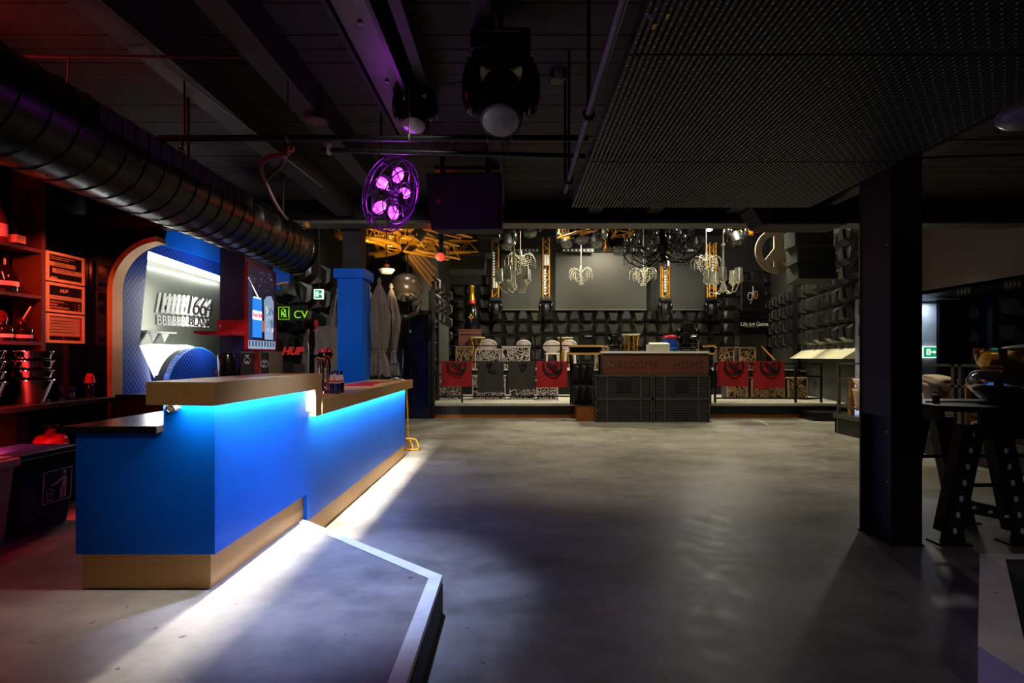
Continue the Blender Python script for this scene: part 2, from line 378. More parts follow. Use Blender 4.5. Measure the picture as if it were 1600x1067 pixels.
# steel channel beam lit violet by the cage lamp
cb = sroot('ceiling_beam_steel', (-1.0, 4, 3.6))
part('flange', MB().box(-1.16, -1.13, 1.0, 5.0, 3.62, CH), 'blackm', cb)
part('web', MB().box(-1.12, -.9, 1.0, 5.0, 3.66, 3.70), 'gunmetal', cb)
part('flange', MB().box(-.89, -.86, 1.0, 5.0, 3.60, CH), 'blackm', cb)
part('flange', MB().box(-.78, -.70, 1.0, 4.7, 3.68, CH), 'beamw', cb)
for y in (2.6, 3.3, 4.0):
    part('bolt', MB().tube((-1.0, y, 3.66), (-1.0, y, 3.645), .018, 8), 'steel', cb)
# the big cross beam that closes the low ceiling
kb = sroot('ceiling_beam_cross', (0, 8, 3.56))
part('bottom_flange', MB().box(-7, 9, 7.86, 8.2, 3.555, 3.60), 'gunmetal', kb)
part('web', MB().box(-7, 9, 7.98, 8.04, 3.60, 4.2), 'blackm', kb)
part('top_flange', MB().box(-7, 9, 7.86, 8.2, 4.0, 4.05), 'blackm', kb)
struct('wall_header', MB().box(-8, 13, 8.05, 8.15, 3.95, 6.3), 'black')
struct('ceiling_hall', MB().box(-8, 13, 8.1, 21, 6.25, 6.4), 'black')
# outer walls
struct('wall_back_far', MB().box(-8, 13, 20.3, 20.5, 0, 6.3), 'wallblk')
struct('wall_left', MB().box(-4.75, -4.6, -3, 8.6, 0, CH), 'wallblk')
struct('wall_left_hall', MB().box(-4.72, -4.55, 8.6, 12.5, 0, 6.3), 'wallgrn')
struct('wall_behind', MB().box(-8, 13, -3.2, -3, 0, CH), 'wallblk')
struct('wall_right_outer', MB().box(10.9, 11.1, -3, 12, 0, 6.3), 'wallblk')
# dark wall with a door between the dance floor and the stage, left of the stage
wl = sroot('wall_door_left', (-3.5, 12.6, 0))
part('wall_panel', MB().box(-4.7, -2.62, 12.55, 12.7, 0, 6.3), 'wallblk', wl)
part('wall_panel', MB().box(-2.05, -1.98, 12.5, 12.7, 0, 3.4), 'blackm', wl)
dr = sroot('door_1', (-2.35, 12.5, 0))
part('door_leaf', MB().box(-2.58, -2.12, 12.5, 12.56, .02, 2.55), 'navy', dr)
part('door_frame', MB().box(-2.64, -2.58, 12.46, 12.58, 0, 2.62).box(-2.12, -2.06, 12.46, 12.58, 0, 2.62).box(-2.64, -2.06, 12.46, 12.58, 2.56, 2.64), 'blackm', dr)
part('door_handle', MB().tube((-2.54, 12.48, 1.05), (-2.54, 12.48, 1.2), .012, 6), 'steel', dr)
part('door_latch', MB().box(-2.575, -2.54, 12.475, 12.5, 2.1, 2.16), 'white', dr)

# ---- relief tiles: a bulging block with a slanted cap, every other one turned over
TS = .5
def tile_mesh():
    h = .19; a = TS / 2
    vs = [(-a, 0, -a), (a, 0, -a), (a, 0, a), (-a, 0, a),
          (-a * .38, -h, -a * .72), (a * .38, -h, -a * .72), (a * .70, -h, a * .42), (-a * .70, -h, a * .42)]
    return MB().add(vs, [(4, 5, 6, 7), (0, 1, 5, 4), (1, 2, 6, 5), (2, 3, 7, 6), (3, 0, 4, 7), (3, 2, 1, 0)])
def tiled(root, origin, ux, cols, rows, skip=None, sc=1.0):
    # origin: lower left corner, ux: unit vector along the wall (left to right), tiles bulge towards the viewer
    ux = Vector(ux).normalized(); n = Vector((0, 0, 1)).cross(ux)   # points away from the viewer
    B = Matrix((ux, n, Vector((0, 0, 1)))).transposed().to_4x4()
    first = None
    for r in range(rows):
        for c in range(cols):
            if skip and skip(c, r): continue
            p = Vector(origin) + ux * (c + .5) * TS * sc + Vector((0, 0, (r + .5) * TS * sc))
            Mx = Matrix.Translation(p - WL[root.name]) @ B
            if c % 2: Mx = Mx @ Matrix.Rotation(PI, 4, 'Y')
            Mx = Mx @ Matrix.Diagonal((sc * .99, sc, sc * .99, 1))
            if first is None:
                mb = tile_mesh(); me_o = part('relief_tile', MB().add([v + WL[root.name] for v in mb.v], mb.f), 'tile', root)
                me_o.matrix_local = Mx; first = me_o
            else: inst(first, root, Mx)
# back wall of the stage
wb = sroot('wall_back', (3, 20, 0))
part('plaster', MB().box(-2.6, 10.2, 20.0, 20.2, 0, 6.3), 'wallblk', wb)
def skb(c, r): return False
tiled(wb, (-2.45, 19.97, 1.35), (1, 0, 0), 25, 4)
tiled(wb, (-2.45, 19.97, 3.35), (1, 0, 0), 3, 2)
tiled(wb, (7.6, 19.97, 3.35), (1, 0, 0), 5, 3)
# right wall of the stage, splayed
wr = sroot('wall_stage_right', (8.6, 14, 0))
P0 = Vector((9.93, 20.0, 0)); P1 = Vector((7.6, 10.3, 0)); DR = (P1 - P0).normalized(); NR = Vector((0, 0, 1)).cross(DR)
def slab(p, q, th, z0, z1):
    d = (Vector(q) - Vector(p)).normalized(); n = Vector((0, 0, 1)).cross(d) * th
    p = Vector((p[0], p[1], 0)); q = Vector((q[0], q[1], 0))
    return MB().prism([(p.x, p.y), (q.x, q.y), (q.x + n.x, q.y + n.y), (p.x + n.x, p.y + n.y)], 'z', z0, z1)
part('plaster', slab(P0, P1, .2, 0, 6.3), 'wallgrn', wr)
q = P0 + DR * .3
tiled(wr, (q.x, q.y, 1.85), DR, 7, 4, sc=.95)
q = P0 + DR * 4.2
tiled(wr, (q.x, q.y, 1.85), DR, 10, 6, sc=.95)
q = P0 + DR * 3.85
part('pilaster', MB().cbox((q.x - .06, q.y, 2.2), .16, .3, 4.4), 'blackm', wr)
q0 = P0 + DR * 4.15; q1 = P0 + DR * 8.4
def off(p, k, z): v = Vector(p) - NR * k; return (v.x, v.y, z)
part('ledge', MB().add([off(q0, 0, 1.46), off(q1, 0, 1.46), off(q0, .38, 1.46), off(q1, .38, 1.46), off(q0, 0, 1.72), off(q1, 0, 1.72)],
     [(0, 1, 3, 2), (2, 3, 5, 4), (0, 4, 5, 1), (0, 2, 4), (1, 5, 3)]), 'cream', wr)
# left wall of the stage
ws = sroot('wall_stage_left', (-2.45, 16, 0))
part('plaster', MB().box(-2.75, -2.55, 12.7, 20.0, 0, 6.3), 'wallgrn', ws)
tiled(ws, (-2.54, 15.5, 1.0), (0, 1, 0), 8, 6)
# left hall wall behind the bar, tiled
wt = sroot('wall_left_tiled', (-4.5, 10, 0))
tiled(wt, (-4.54, 9.1, .9), (0, 1, 0), 6, 5, sc=1.1)

# stage: black fascia, copper light line, ribbed deck, upper tier
st = sroot('floor_stage', (3, 13, 0))
part('fascia', MB().box(-2.05, 7.72, 12.62, 12.68, .09, .35), 'blackm', st)
part('copper_line', MB().box(-2.05, 7.72, 12.64, 12.70, 0, .09), 'copper', st)
part('deck', MB().box(-2.5, 8.6, 12.6, 20, .3, .36), 'deck', st)
rb = part('deck_rib', MB().box(-2.3, -2.27, 12.66, 15.4, .36, .372), 'deck', st)
for i in range(1, 136): inst(rb, st, Matrix.Translation((i * .073, 0, 0)))
part('tier_riser', MB().box(-2.5, 8.7, 15.6, 15.66, .36, 1.1), 'blackm', st)
part('tier_deck', MB().box(-2.5, 8.9, 15.6, 20, 1.05, 1.1), 'deck', st)
part('step', MB().box(7.0, 7.9, 12.0, 12.62, 0, .2), 'blackm', st)

# right: low mesh-decked platform, dark recessed wall under a grey fascia
rp = sroot('floor_platform_right', (8, 7, 0))
part('deck', MB().box(6.35, 10.9, 3.4, 10.2, .33, .38), 'gunmetal', rp)
sl = part('deck_rib', MB().box(6.4, 6.95, 3.5, 3.545, .38, .39), 'steel', rp)
for i in range(1, 96): inst(sl, rp, Matrix.Translation((0, i * .07, 0)))
part('kick_board', MB().box(6.37, 6.41, 3.4, 10.2, .0, .33), 'wallgrn', rp)
part('kick_board', MB().box(6.37, 10.9, 10.16, 10.2, 0, .33), 'wallgrn', rp)
part('edge_angle', MB().box(6.33, 6.37, 3.4, 10.2, .3, .385), 'gunmetal', rp)
struct('wall_right_fascia', MB().box(8.0, 8.1, 3.0, 10.1, 2.74, 6.3), 'wallgry', 'plain grey fascia above the recess')
struct('wall_right_soffit', MB().box(8.0, 11, 3.0, 12, 2.74, 2.80), 'black')
struct('wall_right', MB().box(9.55, 9.7, 3.0, 11.0, 0, 2.74), 'wallblk')
wq = sroot('wall_right_tiled', (9.5, 9, 0))
tiled(wq, (9.54, 10.9, .75), (0, -1, 0), 1, 4)
tiled(wq, (9.54, 10.0, .75), (0, -1, 0), 5, 4)
part('panel', MB().box(9.46, 9.54, 10.15, 10.75, .38, 2.7), 'navy', wq)
part('panel', MB().box(8.95, 9.6, 10.80, 10.88, .38, 2.72), 'navy', wq)
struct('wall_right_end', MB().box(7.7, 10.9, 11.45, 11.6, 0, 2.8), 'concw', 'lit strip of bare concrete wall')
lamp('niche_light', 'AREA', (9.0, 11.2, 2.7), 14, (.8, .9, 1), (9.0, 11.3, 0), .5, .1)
for i, y in enumerate((8.2, 9.1, 10.3)):
    v = thing('wall_vent', ('small row of louvre slots under the grey fascia, nearest', 'small row of louvre slots under the grey fascia, middle', 'small row of louvre slots under the grey fascia, farthest')[i], 'vent', (8.0, y, 2.65), 'vents under the fascia')
    part('plate', MB().box(7.97, 8.0, y - .16, y + .16, 2.6, 2.74), 'blackm', v)
    for k in range(4): part('slot', MB().box(7.962, 7.972, y - .13 + k * .07, y - .09 + k * .07, 2.63, 2.70), 'gunmetal', v)

# ================================================================ PILLAR
pi = sroot('pillar', (3.15, 4.25, 0))
part('front_flange', MB().box(2.985, 3.235, 4.07, 4.09, 0, CH), 'steelb', pi)
part('rear_flange', MB().box(2.985, 3.235, 4.42, 4.44, 0, CH), 'steelb', pi)
part('web', MB().box(3.07, 3.09, 4.09, 4.42, 0, CH), 'steelb', pi)
part('cover_plate', MB().box(2.99, 3.0, 4.09, 4.42, 1.02, CH), 'steelb', pi)
part('base_plate', MB().box(2.975, 3.245, 4.06, 4.45, 0, .012), 'steelb', pi)
for z in (.5, .9, 1.4, 1.9, 2.4, 2.9):
    part('screw', MB().tube((2.99, 4.11, z), (2.982, 4.11, z), .008, 6), 'steel', pi)
# blue box column with a wide capital behind the bar
bc = sroot('pillar_blue', (-2.66, 8.5, 0))
part('shaft', MB().box(-2.88, -2.48, 8.3, 8.75, 0, 2.78), 'blue', bc)
part('capital', MB().box(-2.93, -2.43, 8.25, 8.8, 2.78, 2.93), 'blue', bc)
part('post', MB().box(-2.82, -2.54, 8.36, 8.7, 2.93, 4.0), 'wallblk', bc)

# ================================================================ BAR COUNTER
bar = thing('bar_counter', 'long blue bar counter with stepped brass top and brass kick plate', 'bar counter', (-2.0, 5.3, 0))
BX = -1.66
part('end_panel', MB().prism([(-2.43, .41), (BX, .41), (BX, 1.335), (-1.945, 1.335), (-1.945, 1.085), (-2.43, 1.085)], 'y', 2.83, 2.86), 'blue', bar)
fp = part('front_panel', MB().prism([(2.862, .41), (4.09, .41), (4.09, .19), (4.11, .19), (4.11, 1.335), (2.862, 1.335)], 'x', BX - .03, BX), 'blue', bar)
part('front_panel', MB().prism([(4.113, .19), (7.75, .19), (7.75, 1.12), (4.2, 1.12), (4.113, 1.335)], 'x', BX - .03, BX), 'blue', bar)
part('far_end_panel', MB().box(-2.2, BX, 7.72, 7.75, .19, 1.12), 'blue', bar)
part('back_panel', MB().box(-1.945, -1.92, 2.86, 4.2, 1.085, 1.335), 'blue', bar)
part('back_panel', MB().box(-2.45, -2.42, 2.862, 7.75, .41, 1.06), 'blued', bar)
part('kick_plate', MB().box(-2.41, -1.695, 2.85, 2.87, PZ, .41), 'gold', bar)
part('kick_plate', MB().box(-1.72, -1.695, 2.87, 4.1, PZ, .41), 'gold', bar)
part('kick_plate', MB().box(-1.72, -1.68, 4.1, 7.73, 0, .19), 'gold', bar)
ct = part('counter_top', MB().prism([(-1.60, 2.72), (-1.60, 4.25), (-2.02, 4.25), (-2.02, 2.80)], 'z', 1.34, 1.366), 'goldtop', bar)
part('fascia', MB().box(-1.615, -1.60, 2.735, 4.25, 1.24, 1.34), 'gold', ct)
part('fascia', MB().add([(-1.60, 2.72, 1.24), (-2.02, 2.80, 1.24), (-2.02, 2.815, 1.24), (-1.60, 2.735, 1.24), (-1.60, 2.72, 1.34), (-2.02, 2.80, 1.34), (-2.02, 2.815, 1.34), (-1.60, 2.735, 1.34)],
     [(0, 1, 5, 4), (1, 2, 6, 5), (2, 3, 7, 6), (3, 0, 4, 7), (0, 3, 2, 1), (4, 5, 6, 7)]), 'gold', ct)
part('back_fascia', MB().box(-2.02, -2.005, 2.816, 4.25, 1.24, 1.34), 'gold', ct)
part('drop_panel', MB().box(-2.02, -1.60, 4.235, 4.25, 1.15, 1.34).box(-1.615, -1.60, 4.11, 4.235, 1.024, 1.24).box(-1.655, -1.615, 4.11, 4.125, 1.024, 1.24), 'gold', ct)
cl = part('counter_top', MB().prism([(-1.60, 4.25), (-1.60, 8.0), (-2.25, 8.0), (-2.25, 4.25)], 'z', 1.124, 1.15), 'goldtop', bar)
part('fascia', MB().box(-1.615, -1.60, 4.25, 8.0, 1.024, 1.124), 'gold', cl)
part('fascia', MB().box(-2.25, -1.60, 7.985, 8.0, 1.024, 1.124), 'gold', cl)
STRIP = (1.0, .93, .82)
lamp('counter_strip_light', 'AREA', (-1.637, 3.43, 1.333), 62, STRIP, (-1.637, 3.43, 0), .02, 1.30)
lamp('counter_strip_light', 'AREA', (-1.637, 6.0, 1.118), 210, STRIP, (-1.637, 6.0, 0), .02, 3.7)
lamp('counter_strip_light', 'AREA', (-1.79, 2.806, 1.333), 9, STRIP, (-1.79, 2.806, 0), .30, .016)
part('light_strip', MB().box(-1.65, -1.625, 2.76, 4.1, 1.335, 1.34), 'led_soft', bar)
part('light_strip', MB().box(-1.65, -1.625, 4.15, 7.85, 1.119, 1.124), 'led_soft', bar)
part('corner_light', MB().box(-1.66, -1.64, 4.07, 4.10, 1.07, 1.22), 'led_soft', bar)
wt_ = tag(part('worktop', MB().box(-2.46, -1.945, 2.78, 4.2, 1.087, 1.125), 'worktop', bevel=.004), 'dark steel worktop at the near end of the blue bar', 'worktop')
part('edge', MB().box(-2.463, -1.945, 2.775, 2.781, 1.086, 1.122), 'wedge', wt_)
op = thing('bottle_opener', 'small chrome bottle opener screwed under the brass counter corner', 'bottle opener', (-1.9, 2.82, 1.2))
part('plate', MB().prism([(-1.935, 1.222), (-1.915, 1.24), (-1.865, 1.24), (-1.845, 1.222), (-1.865, 1.203), (-1.915, 1.203)], 'y', 2.81, 2.829), 'lightgrey', op, bevel=.003)
part('lip', MB().ring((-1.89, 2.805, 1.22), .022, .005, (0, 1, 0), 12), 'chrome', op)
part('screw', MB().tube((-1.89, 2.812, 1.234), (-1.89, 2.806, 1.234), .004, 8), 'steel', op)

# things on and behind the bar
def at_bar(px, d, z):
    return Vector(((px - VX) / F * d, d, z))
for i, (px, lab) in enumerate(((513.5, 'chrome beer tap column on the lower bar, left of the blue bottles'), (503, 'chrome beer tap column half hidden behind the raised brass counter'))):
    p = at_bar(px, 5.0 if i == 0 else 5.25, 1.15)
    t = thing('beer_tap', lab, 'beer tap', p, 'chrome beer taps')
    part('base', MB().lathe([(.055, 0), (.05, .02), (.022, .035)], p, 14), 'chrome', t, True)
    part('column', MB().path([p + Vector((0, 0, z)) for z in (.03, .2, .3)] + [p + Vector((-.012, -.01, .335)), p + Vector((-.045, -.02, .35)), p + Vector((-.10, -.02, .36))], .024, 10), 'chrome', t, True)
    h = part('tap_handle', MB().lathe([(.012, .32), (.035, .34), (.045, .37), (.04, .41), (.015, .44), (.004, .445)], p, 12), 'red', t, True)
    part('badge', MB().lathe([(.046, .36), (.048, .375), (.042, .40)], p, 12), 'chrome', h, True)
    part('spout', MB().tube(p + Vector((-.02, -.03, .33)), p + Vector((-.02, -.06, .24)), .01, 8), 'chrome', t)
p = at_bar(487, 5.15, 1.15)
t = thing('tall_beer_tap', 'tall tap with dark handle and red round top behind brass counter', 'beer tap', p)
part('base', MB().lathe([(.06, 0), (.055, .02), (.03, .03)], p, 14), 'chrome', t, True)
part('column', MB().tube(p + Vector((0, 0, .02)), p + Vector((0, 0, .38)), .028, 12), 'blackgl', t, True)
part('tap_handle', MB().lathe([(.02, .38), (.03, .42), (.036, .5), (.03, .60), (.02, .64)], p, 12), 'bottle_dk', t, True)
part('knob', MB().tube(p + Vector((-.05, .0, .68)), p + Vector((.04, -.0, .68)), .05, 14), 'blackgl', t, True)
part('knob_cap', MB().tube(p + Vector((.04, 0, .68)), p + Vector((.05, 0, .68)), .047, 14), 'red', t, True)
n = 0
for (px, d, lab) in ((519, 4.95, 'blue soda bottle nearest the tap column'), (527, 4.9, 'blue soda bottle second from the tap column'), (533, 5.05, 'dark green soda bottle nearest the blue column'), (524, 5.15, 'blue soda bottle at the back of the group')):
    p = at_bar(px, d, 1.15)
    b = thing('soda_bottle', lab + ' on the lower bar', 'bottle', p, 'soda bottles on the bar')
    part('body', MB().lathe([(.026, 0), (.03, .01), (.03, .11), (.022, .15), (.014, .18), (.013, .205)], p, 12), 'bottle_bl' if n != 2 else 'bottle_dk', b, True)
    part('label', MB().lathe([(.0308, .1), (.0308, .112), (.0235, .15), (.0155, .18)], p, 12), 'paper', b, True)
    part('stripe', MB().lathe([(.0316, .112), (.0295, .126)], p, 12), 'redink', b, True)
    part('cap', MB().lathe([(.0155, .2), (.0155, .215), (.013, .218)], p, 12), 'bottle_bl', b, True); n += 1
# drip tray and bar mat on the low counter
p = at_bar(563, 6.6, 1.15)
mt = thing('bar_mat', 'red rubber bar mat lying on the lower brass counter', 'bar mat', p)
part('mat', MB().box(-2.12, -1.72, 6.2, 7.2, 1.15, 1.158), 'red', mt)
part('fringe', MB().path([(-1.71, 6.2 + i * .02, 1.156 + (.006 if i % 2 else 0)) for i in range(50)], .004, 4), 'white', mt)
mn = thing('menu_card', 'open menu card standing at the far end of the bar', 'menu', (-1.8, 7.7, 1.15))
part('page', MB().add([(-1.95, 7.7, 1.152), (-1.82, 7.7, 1.19), (-1.82, 7.85, 1.19), (-1.95, 7.85, 1.152), (-1.95, 7.7, 1.150), (-1.82, 7.7, 1.186), (-1.82, 7.85, 1.186), (-1.95, 7.85, 1.150)], [(0, 1, 2, 3), (4, 7, 6, 5), (0, 4, 5, 1), (1, 5, 6, 2), (2, 6, 7, 3), (3, 7, 4, 0)]), 'paper', mn)
part('page', MB().add([(-1.82, 7.7, 1.19), (-1.68, 7.7, 1.152), (-1.68, 7.85, 1.152), (-1.82, 7.85, 1.19), (-1.82, 7.7, 1.186), (-1.68, 7.7, 1.150), (-1.68, 7.85, 1.150), (-1.82, 7.85, 1.186)], [(0, 1, 2, 3), (4, 7, 6, 5), (0, 4, 5, 1), (1, 5, 6, 2), (2, 6, 7, 3), (3, 7, 4, 0)]), 'paper', mn)
part('print', MB().box(-1.76, -1.73, 7.71, 7.84, 1.170, 1.178), 'ink', mn)
# yellow trolley feet past the bar end
ft = thing('folding_trolley', 'yellow folding trolley frame standing past the far end of the bar', 'trolley', (-1.75, 8.35, 0))
for dx in (0, .1):
    part('frame_foot', MB().path([(-1.85 + dx, 8.35, .18), (-1.72 + dx, 8.35, .16), (-1.66 + dx, 8.3, .05), (-1.66 + dx, 8.22, .02), (-1.80 + dx, 8.2, .02)], .014, 6), 'truss', ft, True)
part('upright', MB().tube((-1.84, 8.35, .02), (-1.84, 8.38, 1.0), .013, 8), 'truss', ft)
part('upright', MB().tube((-1.78, 8.55, .02), (-1.78, 8.4, 1.0), .013, 8), 'truss', ft)

# speed-rack boxes and glass stand standing behind the raised counter
def bxthing(name, label, cat, c, sx, sy, sz, m, bev=.004):
    return tag(part(name, MB().cbox((c[0], c[1], c[2] + sz / 2), sx, sy, sz), m, bevel=bev), label, cat)
lw = sroot('trim_back_counter', (-3.0, 6.3, 0))
part('counter', MB().box(-3.75, -2.95, 5.9, 8.1, PZ, 1.12), 'blued', lw)
part('counter_edge', MB().box(-3.76, -2.9, 5.88, 8.1, 1.12, 1.15), 'gold', lw)
p = Vector((-2.86, 6.45, 1.15))
cm = thing('coffee_machine', 'grey printed drinks machine behind the bar below the screen', 'machine', (-3.2, 6.35, 1.15))
part('body', MB().box(-3.33, -2.97, 6.2, 6.55, 1.15, 1.57), 'card', cm, bevel=.01)
part('front_print', MB().box(-3.32, -3.16, 6.19, 6.2, 1.22, 1.55), 'ink', cm)
part('chrome_edge', MB().box(-3.15, -3.09, 6.185, 6.21, 1.15, 1.57), 'steel', cm)
part('side_print', MB().box(-3.07, -2.98, 6.19, 6.2, 1.15, 1.56), 'ink', cm)
part('logo_ring', MB().ring((-3.03, 6.187, 1.42), .045, .004, (0, 1, 0), 18), 'lightgrey', cm)
part('logo_ring', MB().ring((-3.24, 6.187, 1.46), .035, .004, (0, 1, 0), 18), 'lightgrey', cm)
part('print', MB().box(-3.05, -3.01, 6.186, 6.19, 1.43, 1.45), 'lightgrey', cm)
part('print', MB().box(-3.05, -3.02, 6.186, 6.19, 1.39, 1.41), 'lightgrey', cm)
part('print', MB().prism([(-3.27, 1.53), (-3.21, 1.53), (-3.24, 1.49)], 'y', 6.186, 6.19), 'lightgrey', cm)
part('print', MB().prism([(-3.27, 1.42), (-3.21, 1.42), (-3.24, 1.46)], 'y', 6.186, 6.19), 'lightgrey', cm)
part('lamp', MB().box(-3.31, -3.24, 6.185, 6.19, 1.2, 1.27), 'red', cm)
p = at_bar(468, 5.9, 1.15)
gs = thing('glass_stand', 'clear acrylic stand with red script sign behind the counter', 'stand', (-2.48, 5.9, 1.12))
part('back_plate', MB().box(-2.68, -2.40, 5.9, 5.91, 1.12, 1.60), 'glass', gs)
for xx in (-2.70, -2.40): part('post', MB().box(xx, xx + .02, 5.86, 5.94, 1.12, 1.62), 'glass', gs)
part('sign', MB().text('HUP', .12, m_front((-2.68, 5.88, 1.53)), .01, .006, .3), 'redink', gs)
part('card', MB().box(-2.55, -2.42, 5.885, 5.895, 1.28, 1.42), 'ink', gs)
part('shelf', MB().box(-2.68, -2.40, 5.8, 6.0, 1.12, 1.13), 'wood', gs)

# ================================================================ BACK WALL OF THE BAR (left)
M['shelfw'] = mat('stained_shelf_wood', '#4a2a22', .4, 0, .2, 6, .05)
sh = thing('bottle_shelf', 'dark wooden bottle shelf lit red on the left wall', 'shelf', (-4.5, 3.8, 1.09))
part('side_panel', MB().box(-4.6, -4.33, 4.68, 4.72, 1.09, 3.3), 'shelfw', sh)
part('side_panel', MB().box(-4.6, -4.33, 2.6, 2.64, 1.09, 3.3), 'shelfw', sh)
part('back_board', MB().box(-4.62, -4.60, 2.6, 4.72, 1.09, 3.3), 'shelfw', sh)
SHZ = (1.64, 2.06, 2.48, 3.3)
for z in SHZ: part('shelf_board', MB().box(-4.6, -4.33, 2.64, 4.68, z - .03, z), 'shelfw', sh)
RED = (1.0, .035, .03)
for z, pw in ((1.62, 200), (2.04, 130), (2.46, 130), (3.25, 130)):
    lamp('shelf_light', 'AREA', (-4.36, 3.7, z - .035), pw, RED, (-4.62, 3.7, z - .28), .03, 1.9, spread=130)
lamp('duct_red_fill', 'AREA', (-4.2, 3.4, 3.33), 14, RED, (-2.9, 3.4, 2.9), .04, 1.6)  # added red strip, throws a red edge onto the duct
bk = thing('back_counter', 'low dark back counter along the left wall under the bottle shelf', 'counter', (-4.35, 4.0, .21))
part('top', MB().box(-4.6, -4.08, 1.5, 5.35, 1.05, 1.09), 'wedge', bk)
part('leg', MB().box(-4.16, -4.1, 5.28, 5.34, PZ, 1.05), 'wedge', bk)
part('leg', MB().box(-4.16, -4.1, 1.6, 1.66, PZ, 1.05), 'wedge', bk)
part('lower_shelf', MB().box(-4.6, -4.15, 1.5, 5.3, .58, .61), 'wedge', bk)
lamp('counter_red_light', 'AREA', (-4.0, 3.2, 1.04), 3, RED, (-3.7, 3.2, .2), .04, 1.5)
def bottle(p, prof, label, lz0, lz1, m, lab, name='spirit_bottle', square=False, cap='blackgl'):
    p = Vector(p); b = thing(name, lab, 'bottle', p, 'bottles on the red shelf'); n = 4 if square else 14
    R = Matrix.Rotation(PI / 4, 3, 'Z') if square else None
    k = 1.3 if square else 1
    part('body', MB().lathe([(r * k if z < prof[-3][1] else r, z) for r, z in prof], p, n, R), m, b, not square)
    r = max(r for r, z in prof) * k
    part('label', MB().lathe([(r * 1.01, lz0), (r * 1.01, lz1)], p, n, R), 'paper', b, not square)
    part('stopper', MB().lathe([(prof[-1][0] * 1.3, prof[-1][1]), (prof[-1][0] * 1.4, prof[-1][1] + .03), (.004, prof[-1][1] + .035)], p, 10), cap, b, True)
    return b
X0 = -4.45
bottle((X0, 4.42, 2.48), [(.05, 0), (.055, .02), (.055, .22), (.03, .28), (.024, .30), (.022, .38)], '', .06, .17, 'bottle_am', 'tall clear spirit bottle on the top red shelf')
bottle((X0 + .03, 4.54, 2.48), [(.045, 0), (.045, .01), (.045, .15), (.03, .19), (.02, .20), (.018, .24)], '', .03, .10, 'bottle_dk', 'short square bottle on the top red shelf', square=True)
bottle((X0, 4.46, 2.06), [(.085, 0), (.095, .02), (.095, .16), (.05, .23), (.03, .245), (.024, .30)], '', .06, .10, 'bottle_dk', 'wide round-shouldered bottle on the middle red shelf')
bottle((X0, 4.2, 2.06), [(.06, 0), (.065, .02), (.065, .2), (.04, .25), (.024, .27), (.024, .32)], '', .06, .12, 'bottle_am', 'bottle cut by the left picture edge on the middle red shelf')
for i, (y, lab) in enumerate(((4.2, 'squat jar with white label on the lower red shelf, leftmost'), (4.4, 'squat jar with white label on the lower red shelf, middle one'), (4.58, 'squat jar with a straw on the lower red shelf, rightmost'))):
    b = bottle((X0 + .04, y, 1.64), [(.07, 0), (.075, .01), (.075, .11), (.05, .135), (.035, .145), (.03, .17)], '', .03, .06, 'bottle_dk', lab, 'squat_jar', cap='bottle_am')
    if i == 2: part('straw', MB().tube((X0 + .05, y - .03, 1.8), (X0 + .05, y + .07, 1.96), .007, 6), 'paper', b)
    else: part('tube', MB().tube((X0 + .05, y - .03, 1.8), (X0 + .05, y - .01, 1.9), .02, 8).tube((X0 + .05, y + .03, 1.8), (X0 + .05, y + .0, 1.88), .018, 8), 'bottle_am', b)
for s_, (y, x, labs) in enumerate(((4.56, -4.33, 'in the stack beside the shelf end'), (4.12, -4.33, 'in the stack at the picture edge'))):
    for k in range(4):
        o = (k + 0) * .085
        nm = ('lowest', 'second', 'third', 'topmost')[k]
        b = thing('ice_bucket', f'steel ice bucket, {nm} {labs}', 'bucket', (x, y, 1.09 + o), 'nested steel ice buckets')
        part('shell', MB().lathe([(.10, 0), (.115, .02), (.175, .2), (.178, .205), (.172, .205), (.112, .03), (.001, .025)], (x, y, 1.09 + o), 28), 'chrome', b, True)
        part('rim', MB().ring((x, y, 1.09 + o + .205), .177, .006, n=28), 'chrome', b, True)
        if k == 0: part('foot', MB().lathe([(.09, 0), (.095, .002), (.1, .02)], (x, y, 1.09), 24), 'chrome', b, True)
cn = thing('drink_can', 'small blue and silver drink can on the back counter', 'can', (-4.3, 4.96, 1.09))
part('body', MB().lathe([(.022, 0), (.026, .008), (.026, .10), (.022, .11)], (-4.3, 4.96, 1.09), 12), 'bottle_bl', cn, True)
part('label', MB().lathe([(.0265, .03), (.0265, .07)], (-4.3, 4.96, 1.09), 12), 'steel', cn, True)
part('lid', MB().lathe([(.022, .11), (.02, .112)], (-4.3, 4.96, 1.09), 12), 'red', cn, True)
rl = thing('wine_bottle', 'dark wine bottle with a red paper cap on the back counter', 'bottle', (-4.32, 5.2, 1.09))
part('body', MB().lathe([(.036, 0), (.038, .01), (.038, .11), (.016, .16), (.014, .24)], (-4.32, 5.2, 1.09), 12), 'bottle_dk', rl, True)
part('paper_cap', MB().lathe([(.048, .15), (.035, .22), (.027, .235), (.03, .245), (.001, .25)], (-4.32, 5.2, 1.09), 9), 'redink', rl)
